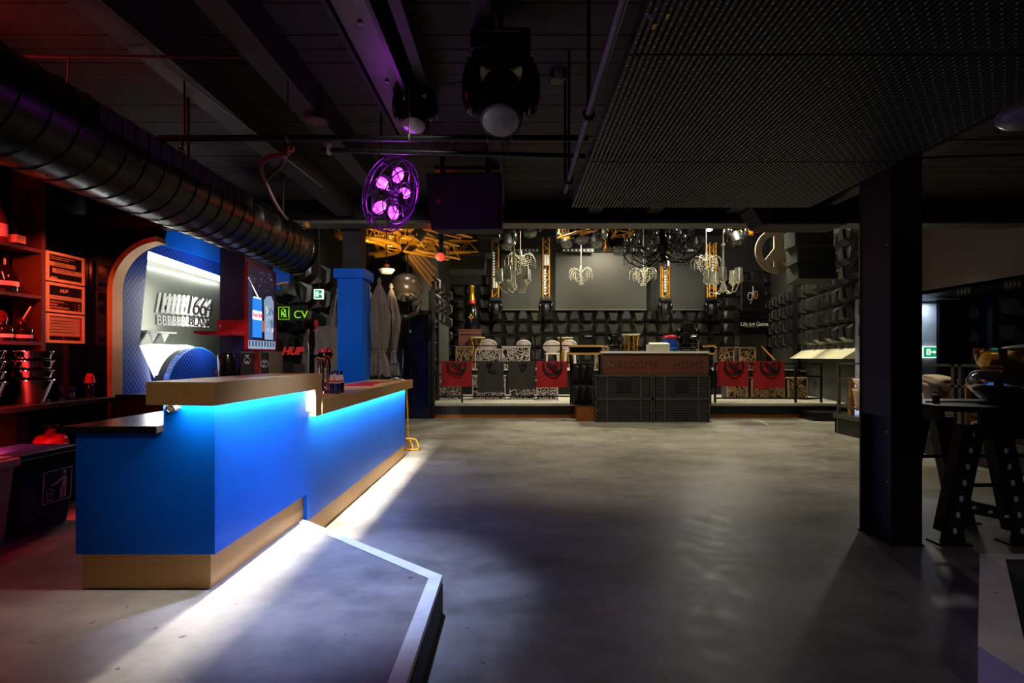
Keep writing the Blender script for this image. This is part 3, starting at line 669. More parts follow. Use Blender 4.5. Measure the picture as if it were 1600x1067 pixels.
# dark equipment between counter and bar
eq = thing('bar_fridge', 'black undercounter fridge below the blue arch', 'fridge', (-3.9, 5.2, .21))
part('body', MB().box(-4.07, -3.45, 5.2, 5.6, PZ, 1.12), 'blackgl', eq, bevel=.006)
part('button', MB().tube((-3.66, 5.2, .98), (-3.66, 5.19, .98), .008, 8), 'steel', eq)
part('button', MB().tube((-3.63, 5.2, .98), (-3.63, 5.19, .98), .008, 8), 'steel', eq)
part('power_light', MB().tube((-3.68, 5.2, .90), (-3.68, 5.19, .90), .016, 8), 'bluecase', eq)
e2 = thing('ice_machine', 'low black ice machine between fridge and bar end', 'machine', (-3.2, 5.4, .21))
part('body', MB().box(-3.42, -2.9, 5.3, 5.8, PZ, 1.06), 'black', e2, bevel=.006)
part('knob', MB().tube((-3.3, 5.3, .97), (-3.3, 5.285, .97), .01, 8), 'steel', e2)
part('knob', MB().tube((-3.3, 5.3, .90), (-3.3, 5.285, .90), .01, 8), 'steel', e2)
part('lid', MB().box(-3.43, -2.89, 5.29, 5.8, 1.06, 1.09), 'blackm', e2)

# framed notices on the navy side wall
struct('wall_bar_panel', MB().box(-4.6, -4.5, 4.72, 8.6, .2, 3.4), 'navy', 'glossy navy wall panel behind the notices')
def frame(z0, label, kind):
    X = -4.5; y0, y1 = 4.90, 5.33; z1 = z0 + .285
    f = thing('framed_notice', label, 'framed notice', (X, 5.1, z0), 'framed notices on the navy wall')
    part('frame', MB().box(X, X + .02, y0, y1, z0, z0 + .025).box(X, X + .02, y0, y1, z1 - .025, z1).box(X, X + .02, y0, y0 + .025, z0 + .025, z1 - .025).box(X, X + .02, y1 - .025, y1, z0 + .025, z1 - .025), 'paper', f)
    part('sheet', MB().box(X, X + .008, y0 + .025, y1 - .025, z0 + .025, z1 - .025), 'ink' if kind != 'c' else 'redink', f)
    q = lambda a, b, c, d: MB().box(X + .008, X + .0095, y0 + a, y0 + b, z0 + c, z0 + d)
    if kind == 'a':
        part('text_band', q(.03, .33, .15, .19), 'paper', f); part('text_band', q(.07, .4, .085, .13), 'paper', f)
        part('lettering', MB().text('Pour la protection de la jeunesse\nla loi interdit la vente de:', .02, m_left((X + .009, y0 + .05, z0 + .235)), .0008), 'paper', f)
        part('lettering', MB().text('vin, biere et cidre\naux moins de 16 ans', .017, m_left((X + .0105, y0 + .09, z0 + .175)), .0008).text('spiritueux, aperitifs et alcopops\naux moins de 18 ans', .017, m_left((X + .0105, y0 + .1, z0 + .115)), .0008), 'ink', f)
        part('logo', q(.05, .12, .03, .045), 'paper', f)
    elif kind == 'b':
        part('text_band', q(.03, .4, .125, .165), 'paper', f)
        part('logo', MB().text('HUP', .045, m_left((X + .009, y0 + .15, z0 + .2)), .001, .002, .3), 'paper', f)
        for k, (w1, w2) in enumerate(((.16, .20), (.09, .16), (.22, .15))):
            part('text_line', q(.035, .035 + w1, .098 - k * .028, .108 - k * .028), 'paper', f); part('text_line', q(.035, .035 + w2, .088 - k * .028, .092 - k * .028), 'redink', f)
            part('text_line', q(.36, .385, .09 - k * .028, .1 - k * .028), 'paper', f); part('text_line', q(.31, .335, .09 - k * .028, .098 - k * .028), 'redink', f)
    else:
        part('text_band', q(.04, .38, .07, .25), 'paper', f)
        for k in range(5): part('text_line', q(.05, .30 - .03 * (k % 2), .10 + k * .028, .108 + k * .028), 'redink', f)
        part('photo', q(.04, .19, .03, .065), 'ink', f); part('photo', q(.2, .38, .03, .065), 'ink', f)
    part('glazing', MB().box(X + .012, X + .0125, y0 + .025, y1 - .025, z0 + .025, z1 - .025), 'glass', f)
frame(2.24, 'framed black notice with cream text bands, topmost of three', 'a')
frame(1.94, 'framed black price list with scribbled logo, middle of three', 'b')
frame(1.64, 'framed pale document printed in red, lowest of three', 'c')
lamp('notice_light', 'SPOT', (-3.7, 4.3, 2.6), 95, (1, .11, .03), (-4.5, 5.0, 2.1), .05, spot=60, blend=.8)

# arched panel facing the room
AD = 5.4
ap = thing('arched_divider', 'navy divider with a quarter arch and pale gold edge', 'panel', (-4.1, AD, .2))
def arch_poly(cx, cz, R, xl, zt, xr, zb, n=14):
    pts = [(xl, zb), (xl, zt), (xr, zt), (xr, cz + R)] if False else []
    arc = [(cx + R * math.cos(a), cz + R * math.sin(a)) for a in [PI - PI / 2 * .94 * i / n for i in range(n + 1)]]
    return [(xl, zb), (arc[0][0], zb)] + arc + [(arc[-1][0] + .02, zt), (xl, zt)], arc
poly, arc = arch_poly(-3.72, 2.20, .575, -4.495, 2.86, -3.7, .3)
part('panel', MB().prism(poly, 'y', AD, AD + .12), 'navy', ap)
ed = [(-4.295, .3)] + arc
tr = MB()
for i in range(len(ed) - 1):
    (x0, z0), (x1, z1) = ed[i], ed[i + 1]
    t = Vector((x1 - x0, 0, z1 - z0)).normalized(); nrm = Vector((t.z, 0, -t.x)) * .055
    if i == 0: nn0 = nrm
    else: nn0 = last
    if i + 2 < len(ed):
        t2 = Vector((ed[i + 2][0] - x1, 0, ed[i + 2][1] - z1)).normalized(); last = ((nrm.normalized() + Vector((t2.z, 0, -t2.x))).normalized()) * .055
    else: last = nrm
    a, b = Vector((x0, AD - .012, z0)), Vector((x1, AD - .012, z1)); Y = Vector((0, .14, 0))
    tr.add([a, b, b + last, a + nn0, a + Y, b + Y, b + last + Y, a + nn0 + Y], [(0, 1, 2, 3), (4, 7, 6, 5), (0, 4, 5, 1), (2, 6, 7, 3), (1, 5, 6, 2), (0, 3, 7, 4)])
part('gold_edge', tr, 'goldtrim', ap)
part('bulkhead', MB().box(-4.495, -3.3, AD + .0, AD + .115, 2.865, 3.0), 'wallblk', ap)
# patterned niche wall with a lit opening
NX = -4.30
nw = thing('niche_wall', 'blue patterned niche wall with an illuminated opening', 'wall panel', (NX, 6.3, .2))
opn = [(6.02, 2.72), (5.88, 1.63), (6.15, 1.22), (8.0, 1.22), (8.0, 2.62)]
part('patterned_panel', MB().prism([(5.52, .2), (5.52, 2.86), (8.0, 2.86), (8.0, 2.66), (6.0, 2.745), (5.86, 1.63), (6.14, 1.19), (8.0, 1.19), (8.0, .2)], 'x', NX - .04, NX), 'pattern', nw)
part('header', MB().box(NX - .06, NX + .05, 5.66, 7.85, 2.865, 3.3), 'blue', nw)
part('niche_back', MB().box(-4.49, -4.47, 5.7, 8.2, 1.1, 2.75), 'smoked', nw)
part('niche_side', MB().box(-4.47, NX - .04, 5.70, 5.72, 1.15, 2.74), 'blued', nw)
part('niche_top', MB().box(-4.47, NX - .04, 5.7, 8.0, 2.74, 2.76), 'blued', nw)
part('light_bar', MB().add([(NX - .01, 6.0, 2.74), (NX - .01, 8.0, 2.66), (NX - .01, 8.0, 2.60), (NX - .01, 6.01, 2.655), (NX - .05, 6.0, 2.74), (NX - .05, 8.0, 2.66), (NX - .05, 8.0, 2.60), (NX - .05, 6.01, 2.655)],
     [(0, 1, 2, 3), (4, 7, 6, 5), (0, 4, 5, 1), (1, 5, 6, 2), (2, 6, 7, 3), (3, 7, 4, 0)]), 'led_white', nw)
lamp('pier_strip', 'AREA', (-3.77, 6.95, 2.4), 24, (1, .97, .9), (-4.3, 6.75, 2.5), .05, 1.5)
lamp('niche_strip', 'AREA', (NX - .09, 6.9, 2.62), 9, (1, .98, .94), (NX - .12, 6.9, 1.2), .06, 1.7)
# disc with a bright rim in the niche
DC = Vector((NX + .0, 6.8, 1.0)); DR_ = .62
dc = thing('lit_disc', 'dark blue patterned disc with a glowing white rim in the niche', 'light sign', DC)
part('face', MB().prism([(DC.y + DR_ * math.cos(2 * PI * i / 40), DC.z + DR_ * math.sin(2 * PI * i / 40)) for i in range(40)], 'x', NX + .02, NX + .10), 'pattern', dc)
part('rim', MB().ring((NX + .09, DC.y, DC.z), DR_ + .006, .012, (1, 0, 0), 48), 'blueink', dc, True)
part('glow_rim', MB().ring((NX - .08, DC.y, DC.z), DR_ + .02, .025, (1, 0, 0), 30, 6, -1.1, 1.1), 'led_white', dc, True)
part('lit_reveal', MB().prism([(5.90, 1.62), (6.16, 1.24), (6.2, 1.15), (6.27, 1.32), (6.45, 1.52), (6.65, 1.61), (6.9, 1.64), (6.9, 1.66), (6.2, 1.66)], 'x', NX - .12, NX - .10), 'led_soft', dc)
lamp('disc_glow', 'AREA', (NX + .03, 6.05, 1.34), 2, (.95, .98, 1), (NX + .6, 5.5, 1.2), .2, .5)
# raised lettering; the offset paler copies model its mirror reflections
M['echo'] = mat('reflected_letter', '#b8bcb6', .4, 0, .1, 5, alpha=.55)
sg = thing('niche_sign', 'white raised lettering with modelled mirror reflections in the lit niche', 'sign', (-4.44, 7.0, 1.9))
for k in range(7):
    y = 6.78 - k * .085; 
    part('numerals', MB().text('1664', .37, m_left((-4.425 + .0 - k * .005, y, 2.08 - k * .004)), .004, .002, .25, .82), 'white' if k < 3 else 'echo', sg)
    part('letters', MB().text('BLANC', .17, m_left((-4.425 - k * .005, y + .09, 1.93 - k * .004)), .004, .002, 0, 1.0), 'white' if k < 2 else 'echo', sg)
part('numerals', MB().text('1664', .37, m_left((-4.41, 6.82, 2.08)), .004, -.004, .25, .82), 'ink', sg)
part('letters', MB().text('BLANC', .17, m_left((-4.41, 6.92, 1.93)), .004, -.002, 0, 1.0), 'ink', sg)
ss = thing('reflected_shelf', 'small white reflected shelf on triangular brackets under the lettering', 'shelf', (-4.4, 6.3, 1.78))  # solid model standing in for a shelf's mirror reflection
part('board', MB().box(-4.46, -4.33, 6.02, 6.55, 1.80, 1.815), 'white', ss)
for y in (6.22, 6.42): part('bracket', MB().prism([(y - .07, 1.80), (y + .08, 1.80), (y - .01, 1.68)], 'x', -4.40, -4.39), 'white', ss)
# pier with red shelf and screen
pw = sroot('wall_pier', (-3.6, 6.8, 0))
part('pier', MB().box(-3.75, -3.43, 6.5, 7.25, 1.1, 3.6), 'purple', pw)
part('pier_base', MB().box(-3.75, -3.40, 6.52, 7.27, .2, 1.5), 'blued', pw)
rs = thing('red_shelf', 'red lacquered wall shelf with a logo beside the screen', 'shelf', (-3.65, 6.4, 1.8))
part('board', MB().prism([(-3.86, 1.79), (-3.86, 1.815), (-3.40, 1.815), (-3.40, 1.77), (-3.78, 1.77)], 'y', 6.15, 6.5), 'red', rs)
part('back_plate', MB().box(-3.76, -3.40, 6.46, 6.5, 1.815, 1.97), 'red', rs)
part('logo', MB().ball((-3.72, 6.455, 1.89), .014, .004, .02, 8), 'white', rs)
dp = thing('soap_dispenser', 'glossy black cylinder dispenser below the red shelf', 'dispenser', (-3.55, 6.4, 1.15))
part('body', MB().lathe([(.10, 0), (.105, .02), (.105, .36), (.09, .39), (.05, .40)], (-3.58, 6.35, 1.15), 20), 'blackgl', dp, True)
part('button', MB().box(-3.66, -3.645, 6.24, 6.25, 1.3, 1.33), 'red', dp)
tl = tag(part('folded_cloth', MB().add([(-3.86, 6.0, 1.15), (-3.5, 6.0, 1.15), (-3.5, 6.25, 1.15), (-3.86, 6.25, 1.15), (-3.82, 6.02, 1.26), (-3.55, 6.02, 1.27), (-3.55, 6.22, 1.26), (-3.82, 6.22, 1.25)],
     [(0, 1, 5, 4), (1, 2, 6, 5), (2, 3, 7, 6), (3, 0, 4, 7), (4, 5, 6, 7), (3, 2, 1, 0)]), 'greycloth', bevel=.015), 'folded dark cloth lying in front of the lit disc', 'cloth')
tv = thing('portrait_screen', 'red framed portrait screen showing a drink can and iced glass', 'screen', (-3.41, 6.85, 1.58))
X = -3.40; y0, y1, z0, z1 = 6.48, 7.26, 1.59, 2.70
part('housing', MB().box(X - .03, X, y0, y1, z0, z1), 'red', tv)
part('bezel', MB().box(X, X + .012, y0, y1, z0, z0 + .02).box(X, X + .012, y0, y1, z1 - .02, z1).box(X, X + .012, y0, y0 + .02, z0, z1).box(X, X + .012, y1 - .02, y1, z0, z1), 'red', tv)
def scr(col, es=1.9): return mat('screen_image', col, .4, 0, .35, 9, emit=hexc(col), es=es)
pic = part('picture', MB().box(X, X + .004, y0 + .02, y1 - .02, z0 + .02, z1 - .02), scr('#150f22', .8), tv)
sq = lambda a, b, c, d, x=.0055: MB().box(X + .002, X + x, y0 + a, y0 + b, z0 + c, z0 + d)
part('can', sq(.14, .38, .17, .68), scr('#1a66d0'), pic)
part('can_panel', sq(.14, .38, .40, .52, .006), scr('#c9d6ee'), pic)
part('can_emblem', MB().text('Red Bull', .075, m_left((X + .007, y0 + .145, z0 + .44)), .001, .002), scr('#d01830'), pic)
part('can_top', sq(.16, .36, .68, .70, .006), scr('#b9c8dc'), pic)
part('straw', MB().prism([(y0 + .02, z0 + .93), (y0 + .04, z0 + .93), (y0 + .3, z0 + .70), (y0 + .27, z0 + .70)], 'x', X + .004, X + .0055), scr('#e8ecf2'), pic)
part('glass', MB().prism([(y0 + .46, z0 + .15), (y0 + .70, z0 + .15), (y0 + .72, z0 + .68), (y0 + .64, z0 + .76), (y0 + .52, z0 + .74), (y0 + .44, z0 + .68)], 'x', X + .003, X + .0055), scr('#8fa8c4', .8), pic)
for k in range(16):
    a = y0 + random.uniform(.47, .66); c = z0 + random.uniform(.18, .66)
    part('ice_cube', MB().prism([(a, c), (a + .05, c + .01), (a + .06, c + .06), (a + .01, c + .05)], 'x', X + .005, X + .0065), scr(random.choice(['#d5e2ec', '#5a7896', '#b8cbdc']), .8), pic)
part('table_band', sq(.02, .76, .02, .13), scr('#8ba2c0', .8), pic)
for k in range(9): part('table_rib', sq(.05 + k * .08, .08 + k * .08, .05, .12, .0065), scr('#1b2436', .5), pic)
for k in range(22):
    a = random.uniform(.05, .7); c = random.uniform(.72, 1.05); r = random.uniform(.006, .018)
    part('light_dot', sq(a, a + r, c, c + r), scr(random.choice(['#c05060', '#8a6030', '#5060a0', '#d8c8d8']), .8), pic)
part('hand', sq(.36, .46, .25, .40), scr('#a87058', .7), pic)
part('person_shadow', sq(.03, .13, .15, .95), scr('#24355c', .7), pic)
# second arch, further back
a2 = thing('arch_header', 'second blue arch header with pale gold edge beyond the screen', 'panel', (-3.7, 7.95, 2.6))
A2 = 7.95
pp = [(-4.2, 2.95), (-3.5, 2.95), (-3.5, 2.67)] + [(-3.5 - .7 * math.sin(a), 2.0 + .67 * math.cos(a)) for a in [.05 + i * .12 for i in range(8)]] + [(-4.2, 2.3)]
part('panel', MB().prism(pp, 'y', A2, A2 + .12), 'blue', a2)
part('gold_edge', MB().path([(-3.5 - .7 * math.sin(a), A2 + .0, 2.0 + .66 * math.cos(a)) for a in [.03 + i * .12 for i in range(9)]], .016, 6), 'goldtrim', a2, True)
part('side_header', MB().box(-4.35, -4.22, 8.08, 9.2, 2.7, 3.4), 'blue', a2)
# bins below the counter
wbn = thing('white_bin', 'white plastic bin at the left picture edge', 'bin', (-3.75, 3.2, PZ))
def taper(x0, x1, y0, y1, z0, z1, k, m=None):
    return MB().add([(x0 + k, y0 + k, z0), (x1 - k, y0 + k, z0), (x1 - k, y1 - k, z0), (x0 + k, y1 - k, z0), (x0, y0, z1), (x1, y0, z1), (x1, y1, z1), (x0, y1, z1)],
                    [(0, 3, 2, 1), (4, 5, 6, 7), (0, 1, 5, 4), (1, 2, 6, 5), (2, 3, 7, 6), (3, 0, 4, 7)])
part('body', taper(-3.95, -3.47, 3.05, 3.56, PZ, .76, .04), 'whitebin', wbn, bevel=.02)
part('rim', MB().box(-3.97, -3.45, 3.03, 3.58, .74, .80), 'whitebin', wbn, bevel=.012)
part('lid', MB().box(-3.94, -3.48, 3.06, 3.55, .80, .815), 'whitebin', wbn, bevel=.006)
bb = thing('recycling_bin', 'blue bin with a white litter pictogram and black liner', 'bin', (-3.75, 3.9, PZ))
part('body', taper(-3.98, -3.49, 3.61, 4.10, PZ, .74, .05), 'navybin', bb, bevel=.02)
part('liner', taper(-3.99, -3.475, 3.585, 4.135, .66, .78, -.004), 'liner', bb, bevel=.015)
part('rim', MB().box(-4.0, -3.48, 3.58, 4.14, .78, .80).box(-3.52, -3.465, 3.58, 4.15, .775, .81), 'navybin', bb, bevel=.008)
pg = MB(); Xs = -3.495
def line(a, b, r=.004): pg.tube((Xs + .004 - (0.06 * (.74 - a[1])), a[0], a[1]), (Xs + .004 - (0.06 * (.74 - b[1])), b[0], b[1]), r, 5)
c4 = [(3.80, .40), (3.80, .64), (4.04, .64), (4.04, .40)]
for i in range(4): line(c4[i], c4[(i + 1) % 4])
for a, b, r in (((3.97, .58), (3.97, .50), .022), ((3.955, .50), (3.955, .42), .011), ((3.985, .50), (3.985, .42), .011), ((3.955, .57), (3.90, .535), .008), ((3.90, .535), (3.87, .53), .006),
             ((3.83, .50), (3.84, .42), .004), ((3.84, .42), (3.875, .42), .004), ((3.875, .42), (3.885, .50), .004)): line(a, b, r)
pg.ball((Xs + .0, 3.97, .612), .008, .018, .018, 8); pg.ball((Xs - .008, 3.857, .505), .005, .009, .009, 6); pg.ball((Xs - .01, 3.857, .47), .005, .008, .008, 6)
part('pictogram', pg, 'whiteink', bb)
gc = thing('gas_canister', 'red gas canister with a white label under the back counter', 'canister', (-4.28, 4.72, .61))
part('tank', MB().lathe([(.10, 0), (.125, .03), (.125, .13), (.10, .17), (.04, .19), (.035, .23)], (-4.28, 4.72, .61), 20), 'red', gc, True)
part('label', MB().lathe([(.1262, .06), (.1262, .10)], (-4.28, 4.72, .61), 20), 'paper', gc, True)
part('valve', MB().tube((-4.28, 4.72, .83), (-4.28, 4.72, .87), .02, 8).tube((-4.32, 4.72, .875), (-4.23, 4.74, .875), .01, 6), 'steel', gc)
part('guard', MB().ring((-4.28, 4.72, .87), .05, .008, n=16, a0=0, a1=4.5), 'red', gc)
# ================================================================ STAGE
def rail(name, label, posts, y, z0, zs, m='blackm', r=.022, group='stage railings'):
    # posts: x positions; zs: heights of the horizontal bars
    t = thing(name, label, 'railing', ((posts[0] + posts[-1]) / 2, y, z0), group)
    for x in posts: part('post', MB().box(x - r, x + r, y - r, y + r, z0, max(zs)), m, t)
    for z in zs: part('bar', MB().box(posts[0] - r, posts[-1] + r, y - r * .8, y + r * .8, z - r * .8, z + r * .8), m, t)
    return t
def X(px, d): return (px - VX) / F * d
def Z(py, d): return CZ - (py - VY) / F * d
RD = 12.75
rail('stage_railing', 'black steel railing with four towels at the left stage front', [X(673, RD), X(722, RD), X(893, RD)], RD, .36, [Z(566, RD), Z(585, RD), Z(619, RD)])
rail('stage_railing', 'black steel railing with two red towels at the right stage front', [X(1117, RD), X(1243, RD), X(1283, RD)], RD, .36, [Z(568, RD), Z(588, RD), Z(622, RD)])
RU = 15.7
rail('tier_railing', 'upper black railing in front of the chairs, left of the booth', [X(700, RU), X(836, RU), X(876, RU), X(925, RU)], RU, 1.1, [Z(523, RU), Z(540, RU)])
rail('tier_railing', 'upper black railing right of the booth', [X(1060, RU), X(1122, RU), X(1190, RU)], RU, 1.1, [Z(525, RU), Z(541, RU)])
sw = thing('stair_handrail', 'short sloping copper handrail beside the upper right railing', 'handrail', (X(1200, 15), 15.2, .36))
part('rail', MB().tube(W(1190, 541, 15.6), W(1211, 563, 14.2), .02, 6), 'copper', sw)
part('post', MB().box(X(1211, 14.2) - .02, X(1211, 14.2) + .02, 14.18, 14.22, .36, Z(563, 14.2)), 'blackm', sw)
def towel(x0, x1, zt, zb, m, lab, mark, tilt=0):
    y = RD - .03; t = thing('hanging_towel', lab, 'towel', ((x0 + x1) / 2, y, zb), 'towels over the stage railings')
    n = 8; vs = []; fs = []
    w = x1 - x0
    for j in range(7):
        v = j / 6
        for i in range(n + 1):
            u = i / n
            vs.append((x0 + u * w, y - .012 - .02 * math.sin(u * 9 + zb * 7) * v, zt - (zt - zb) * v + tilt * u * v))
    for j in range(6):
        for i in range(n): a = j * (n + 1) + i; fs.append((a, a + 1, a + n + 2, a + n + 1))
    mb = MB().add(vs, fs); mb.add([(v[0], v[1] + .01, v[2]) for v in vs], fs)
    cl = part('cloth', mb, m, t, True)
    part('fold', MB().box(x0, x1, y - .014, y + .075, zt - .01, zt + .012).box(x0, x1, y + .06, y + .075, zt - .12, zt), m, t)
    cx = (x0 + x1) / 2 + w * .02; yy = y - .05; R = w * .33; cz = zt - R * .38
    mk = MB()
    if mark == 'no':
        pts = [(cx + R * math.cos(a), cz + R * math.sin(a)) for a in [PI * .86 + (PI * 1.28) * i / 22 for i in range(23)]]
        for (a, b), (c, d) in zip(pts, pts[1:]):
            mk.add([(a, yy, b), (c, yy, d), (cx + (c - cx) * .78, yy, cz + (d - cz) * .78), (cx + (a - cx) * .78, yy, cz + (b - cz) * .78)], [(0, 1, 2, 3)])
        mk.add([(cx - R * .7, yy, cz + R * .25), (cx - R * .3, yy, cz + R * .30), (cx + R * .72, yy, cz - R * .55), (cx + R * .5, yy, cz - R * .75)], [(0, 1, 2, 3)])
        mk.add([(cx, yy, cz + R * .1), (cx + R * .5, yy, cz + R * .28), (cx + R * .75, yy, cz + R * .28), (cx + R * .2, yy, cz - R * .1)], [(0, 1, 2, 3)])
    elif mark == 'z':
        mk.path([(cx - .1, yy, zt - .02), (cx + .05, yy, zt - .02), (cx - .08, yy, zt - .08), (cx + .02, yy, zt - .09), (cx - .06, yy, zt - .2), (cx + .14, yy, zt - .2)], .018, 4)
    else:
        mk.path([(cx - .06, yy, zt - .02), (cx + .12, yy, zt - .02), (cx + .10, yy, zt - .1), (cx + .02, yy, zt - .17), (cx - .05, yy, zt - .08)], .015, 4, True)
    part('print', mk, 'ink', t)
d = RD
zt = Z(565, d)
for a, b, bot, m, lab, mk, ti in ((690, 737, 604, 'redcloth', 'red towel with black sign at the far left of the stage railing', 'no', 0),
        (746, 787, 612, 'greycloth', 'charcoal towel with black squiggle, third red-free one from the booth', 'z', 0),
        (794, 836, 608, 'greycloth', 'charcoal towel with small black shield print', 'o', 0),
        (838, 886, 605, 'redcloth', 'red towel with black sign just left of the booth', 'no', 0),
        (1120, 1168, 603, 'redcloth', 'red towel with black sign just right of the booth', 'no', 0),
        (1176, 1224, 608, 'redcloth', 'slightly askew red towel with black sign, rightmost on the stage', 'no', .05)):
    lab = 'charcoal towel with black squiggle print beside the left red towel' if mk == 'z' else lab
    towel(X(a, d), X(b, d), zt, Z(bot, d), m, lab, mk, ti)

# lattice fronted cubes and screens
def lattice(mb, x0, x1, y, z0, z1, n=16, r=.012, seed=1, ax='y'):
    rnd = random.Random(seed); w, h = x1 - x0, z1 - z0
    def clip(p, dr):
        ts = []
        for k in range(2):
            lo, hi = ((x0, x1), (z0, z1))[k]
            if abs(dr[k]) < 1e-6: continue
            ts.append(sorted(((lo - p[k]) / dr[k], (hi - p[k]) / dr[k])))
        return max(t[0] for t in ts), min(t[1] for t in ts)
    for i in range(n):
        p = (x0 + rnd.random() * w, z0 + rnd.random() * h); a = rnd.choice((.5, 1.05, 1.6, 2.1, 2.65)) + rnd.uniform(-.25, .25)
        dr = (math.cos(a), math.sin(a)); t0, t1 = clip(p, dr)
        t0 = max(t0, -w * .5); t1 = min(t1, w * .5)
        if t1 - t0 < .05: continue
        A = (p[0] + dr[0] * t0, p[1] + dr[1] * t0); B = (p[0] + dr[0] * t1, p[1] + dr[1] * t1)
        nx, nz = -dr[1] * r, dr[0] * r
        mb.prism([(A[0] + nx, A[1] + nz), (B[0] + nx, B[1] + nz), (B[0] - nx, B[1] - nz), (A[0] - nx, A[1] - nz)], ax, y - .012, y)
    return mb
M['lattw'] = mat('white_lattice', '#c9bcb8', .5, 0, .1, 5)
M['lattn'] = mat('pale_wood_lattice', '#a78a66', .5, 0, .2, 5)
M['cube_in'] = mat('cube_core', '#2e2b30', .6, 0, .15, 4)
def lattice_cube(px0, px1, py0, py1, dd, zb, lab, m, seed, core='cube_in'):
    x0, x1 = X(px0, dd), X(px1, dd); z0 = zb; z1 = Z(py0, dd); dp = .45
    t = thing('lattice_table', lab, 'table', ((x0 + x1) / 2, dd, z0), 'lattice fronted tables on the stage')
    part('core', MB().box(x0 + .03, x1 - .03, dd + .04, dd + dp, z0, z1 - .02), core, t)
    part('frame', MB().box(x0, x1, dd - .015, dd + .01, z0, z0 + .03).box(x0, x1, dd - .015, dd + .01, z1 - .03, z1).box(x0, x0 + .03, dd - .015, dd + .01, z0, z1).box(x1 - .03, x1, dd - .015, dd + .01, z0, z1), m, t)
    part('lattice', lattice(MB(), x0 + .02, x1 - .02, dd, z0 + .02, z1 - .02, int(16 + 26 * (x1 - x0)), .010, seed), m, t)
    part('top', MB().box(x0 - .01, x1 + .01, dd - .02, dd + dp, z1, z1 + .025), m, t)
LT = ((684, 722, 597, 621, 13.6, .36, 'white lattice table behind the leftmost red towel', 'lattw', 1),
      (738, 790, 588, 620, 13.7, .36, 'white lattice table behind the squiggle towel', 'lattw', 2),
      (796, 836, 590, 619, 13.8, .36, 'white lattice table behind the shield print towel', 'lattw', 3),
      (838, 872, 596, 620, 13.6, .36, 'white lattice table behind the red towel left of the booth', 'lattw', 4),
      (1136, 1168, 588, 620, 14.0, .36, 'wooden lattice table behind the red towel right of the booth', 'lattn', 5),
      (1174, 1226, 590, 620, 13.9, .36, 'wooden lattice table behind the rightmost red towel', 'lattn', 6),
      (1231, 1262, 591, 620, 13.8, .36, 'wooden lattice table standing free at the right stage end', 'lattn', 7),
      (712, 738, 542, 566, 16.1, 1.1, 'pale lattice table at the left end of the upper tier', 'lattn', 8),
      (742, 782, 546, 566, 16.0, 1.1, 'pale lattice table under the first clear chair', 'lattw', 9),
      (784, 828, 542, 566, 16.1, 1.1, 'pale lattice table under the second clear chair', 'lattw', 10),
      (1122, 1147, 543, 567, 15.74, 1.1, 'wooden lattice screen on the right tier, left one', 'lattn', 11),
      (1155, 1181, 543, 567, 15.74, 1.1, 'wooden lattice screen on the right tier, right one', 'lattn', 12),
      (930, 958, 541, 552, 16.2, 1.1, 'low lattice table under the gold ribbon stand', 'lattn', 13))
for a in LT: lattice_cube(*a)
# clear armchairs on the tier
def ghost_chair(px, py, dd, wpx, lab):
    w = wpx / F * dd; x = X(px, dd); zt = Z(py, dd); z0 = 1.1; sz = zt - w * .62
    c = thing('clear_chair', lab, 'chair', (x, dd, z0), 'clear plastic chairs on the tier')
    pts = [(x + w / 2 * math.sin(a), dd - .05 - .12 * math.cos(a), zt - w * .34 + w * .34 * math.cos(a)) for a in [2 * PI * i / 24 for i in range(24)]]
    vs = [(x, dd - .22, zt - w * .34)] + [(p[0], p[1] - .05, p[2]) for p in pts]
    part('backrest', MB().add(vs + [(v[0], v[1] + .02, v[2]) for v in vs], [(0, i + 1, (i + 1) % 24 + 1) for i in range(24)] + [(25, (i + 1) % 24 + 26, i + 26) for i in range(24)] + [(i + 1, (i + 1) % 24 + 1, (i + 1) % 24 + 26, i + 26) for i in range(24)]), 'ghost', c, True)
    part('rim', MB().path([(p[0], p[1] - .05, p[2]) for p in pts], .02, 6, True), 'lattw', c, True)
    part('seat', MB().lathe([(w * .44, 0), (w * .46, .03), (w * .40, .05)], (x, dd - .35, sz - .1), 20), 'ghost', c, True)
    for sx in (-1, 1):
        for sy in (-.5, -.15):
            part('leg', MB().tube((x + sx * w * .3, dd + sy, sz - .1), (x + sx * w * .38, dd + sy, z0), .022, 8), 'ghost', c, True)
ghost_chair(763, 531, 17.6, 26, 'clear round-backed chair on the tier, leftmost of the row')
ghost_chair(818, 532, 17.6, 22, 'clear round-backed chair on the tier, second from the left')
ghost_chair(862, 533, 17.6, 26, 'clear round-backed chair with dark back on the tier, third of the row')
ghost_chair(889, 532, 17.6, 22, 'clear round-backed chair on the tier beside the booth')
# champagne bottle on a brown plinth
dd = 18.7; x = X(737, dd)
pt = thing('display_plinth', 'brown wooden plinth under the giant champagne bottle', 'plinth', (x, dd, 1.1))
part('body', MB().box(X(718, dd), X(752, dd), dd - .3, dd + .3, 1.1, Z(515, dd) - .05), 'walnut', pt)
part('top', MB().box(X(717, dd), X(753, dd), dd - .32, dd + .32, Z(515, dd) - .05, Z(515, dd)), 'walnut', pt)
z0 = Z(515, dd) ; hh = Z(445, dd) - z0; r = .25
cb_ = thing('champagne_bottle', 'giant champagne bottle with gold neck and red collar', 'bottle', (x, dd, z0))
part('body', MB().lathe([(r, 0), (r * 1.05, .03), (r * 1.05, hh * .38), (r * .75, hh * .5), (r * .45, hh * .6)], (x, dd, z0), 20), 'blackgl', cb_, True)
part('neck_foil', MB().lathe([(r * .50, hh * .64), (r * .42, hh * .75), (r * .36, hh * .9), (r * .42, hh * .92), (r * .40, hh * .98), (r * .2, hh)], (x, dd, z0), 20), 'foil', cb_, True)
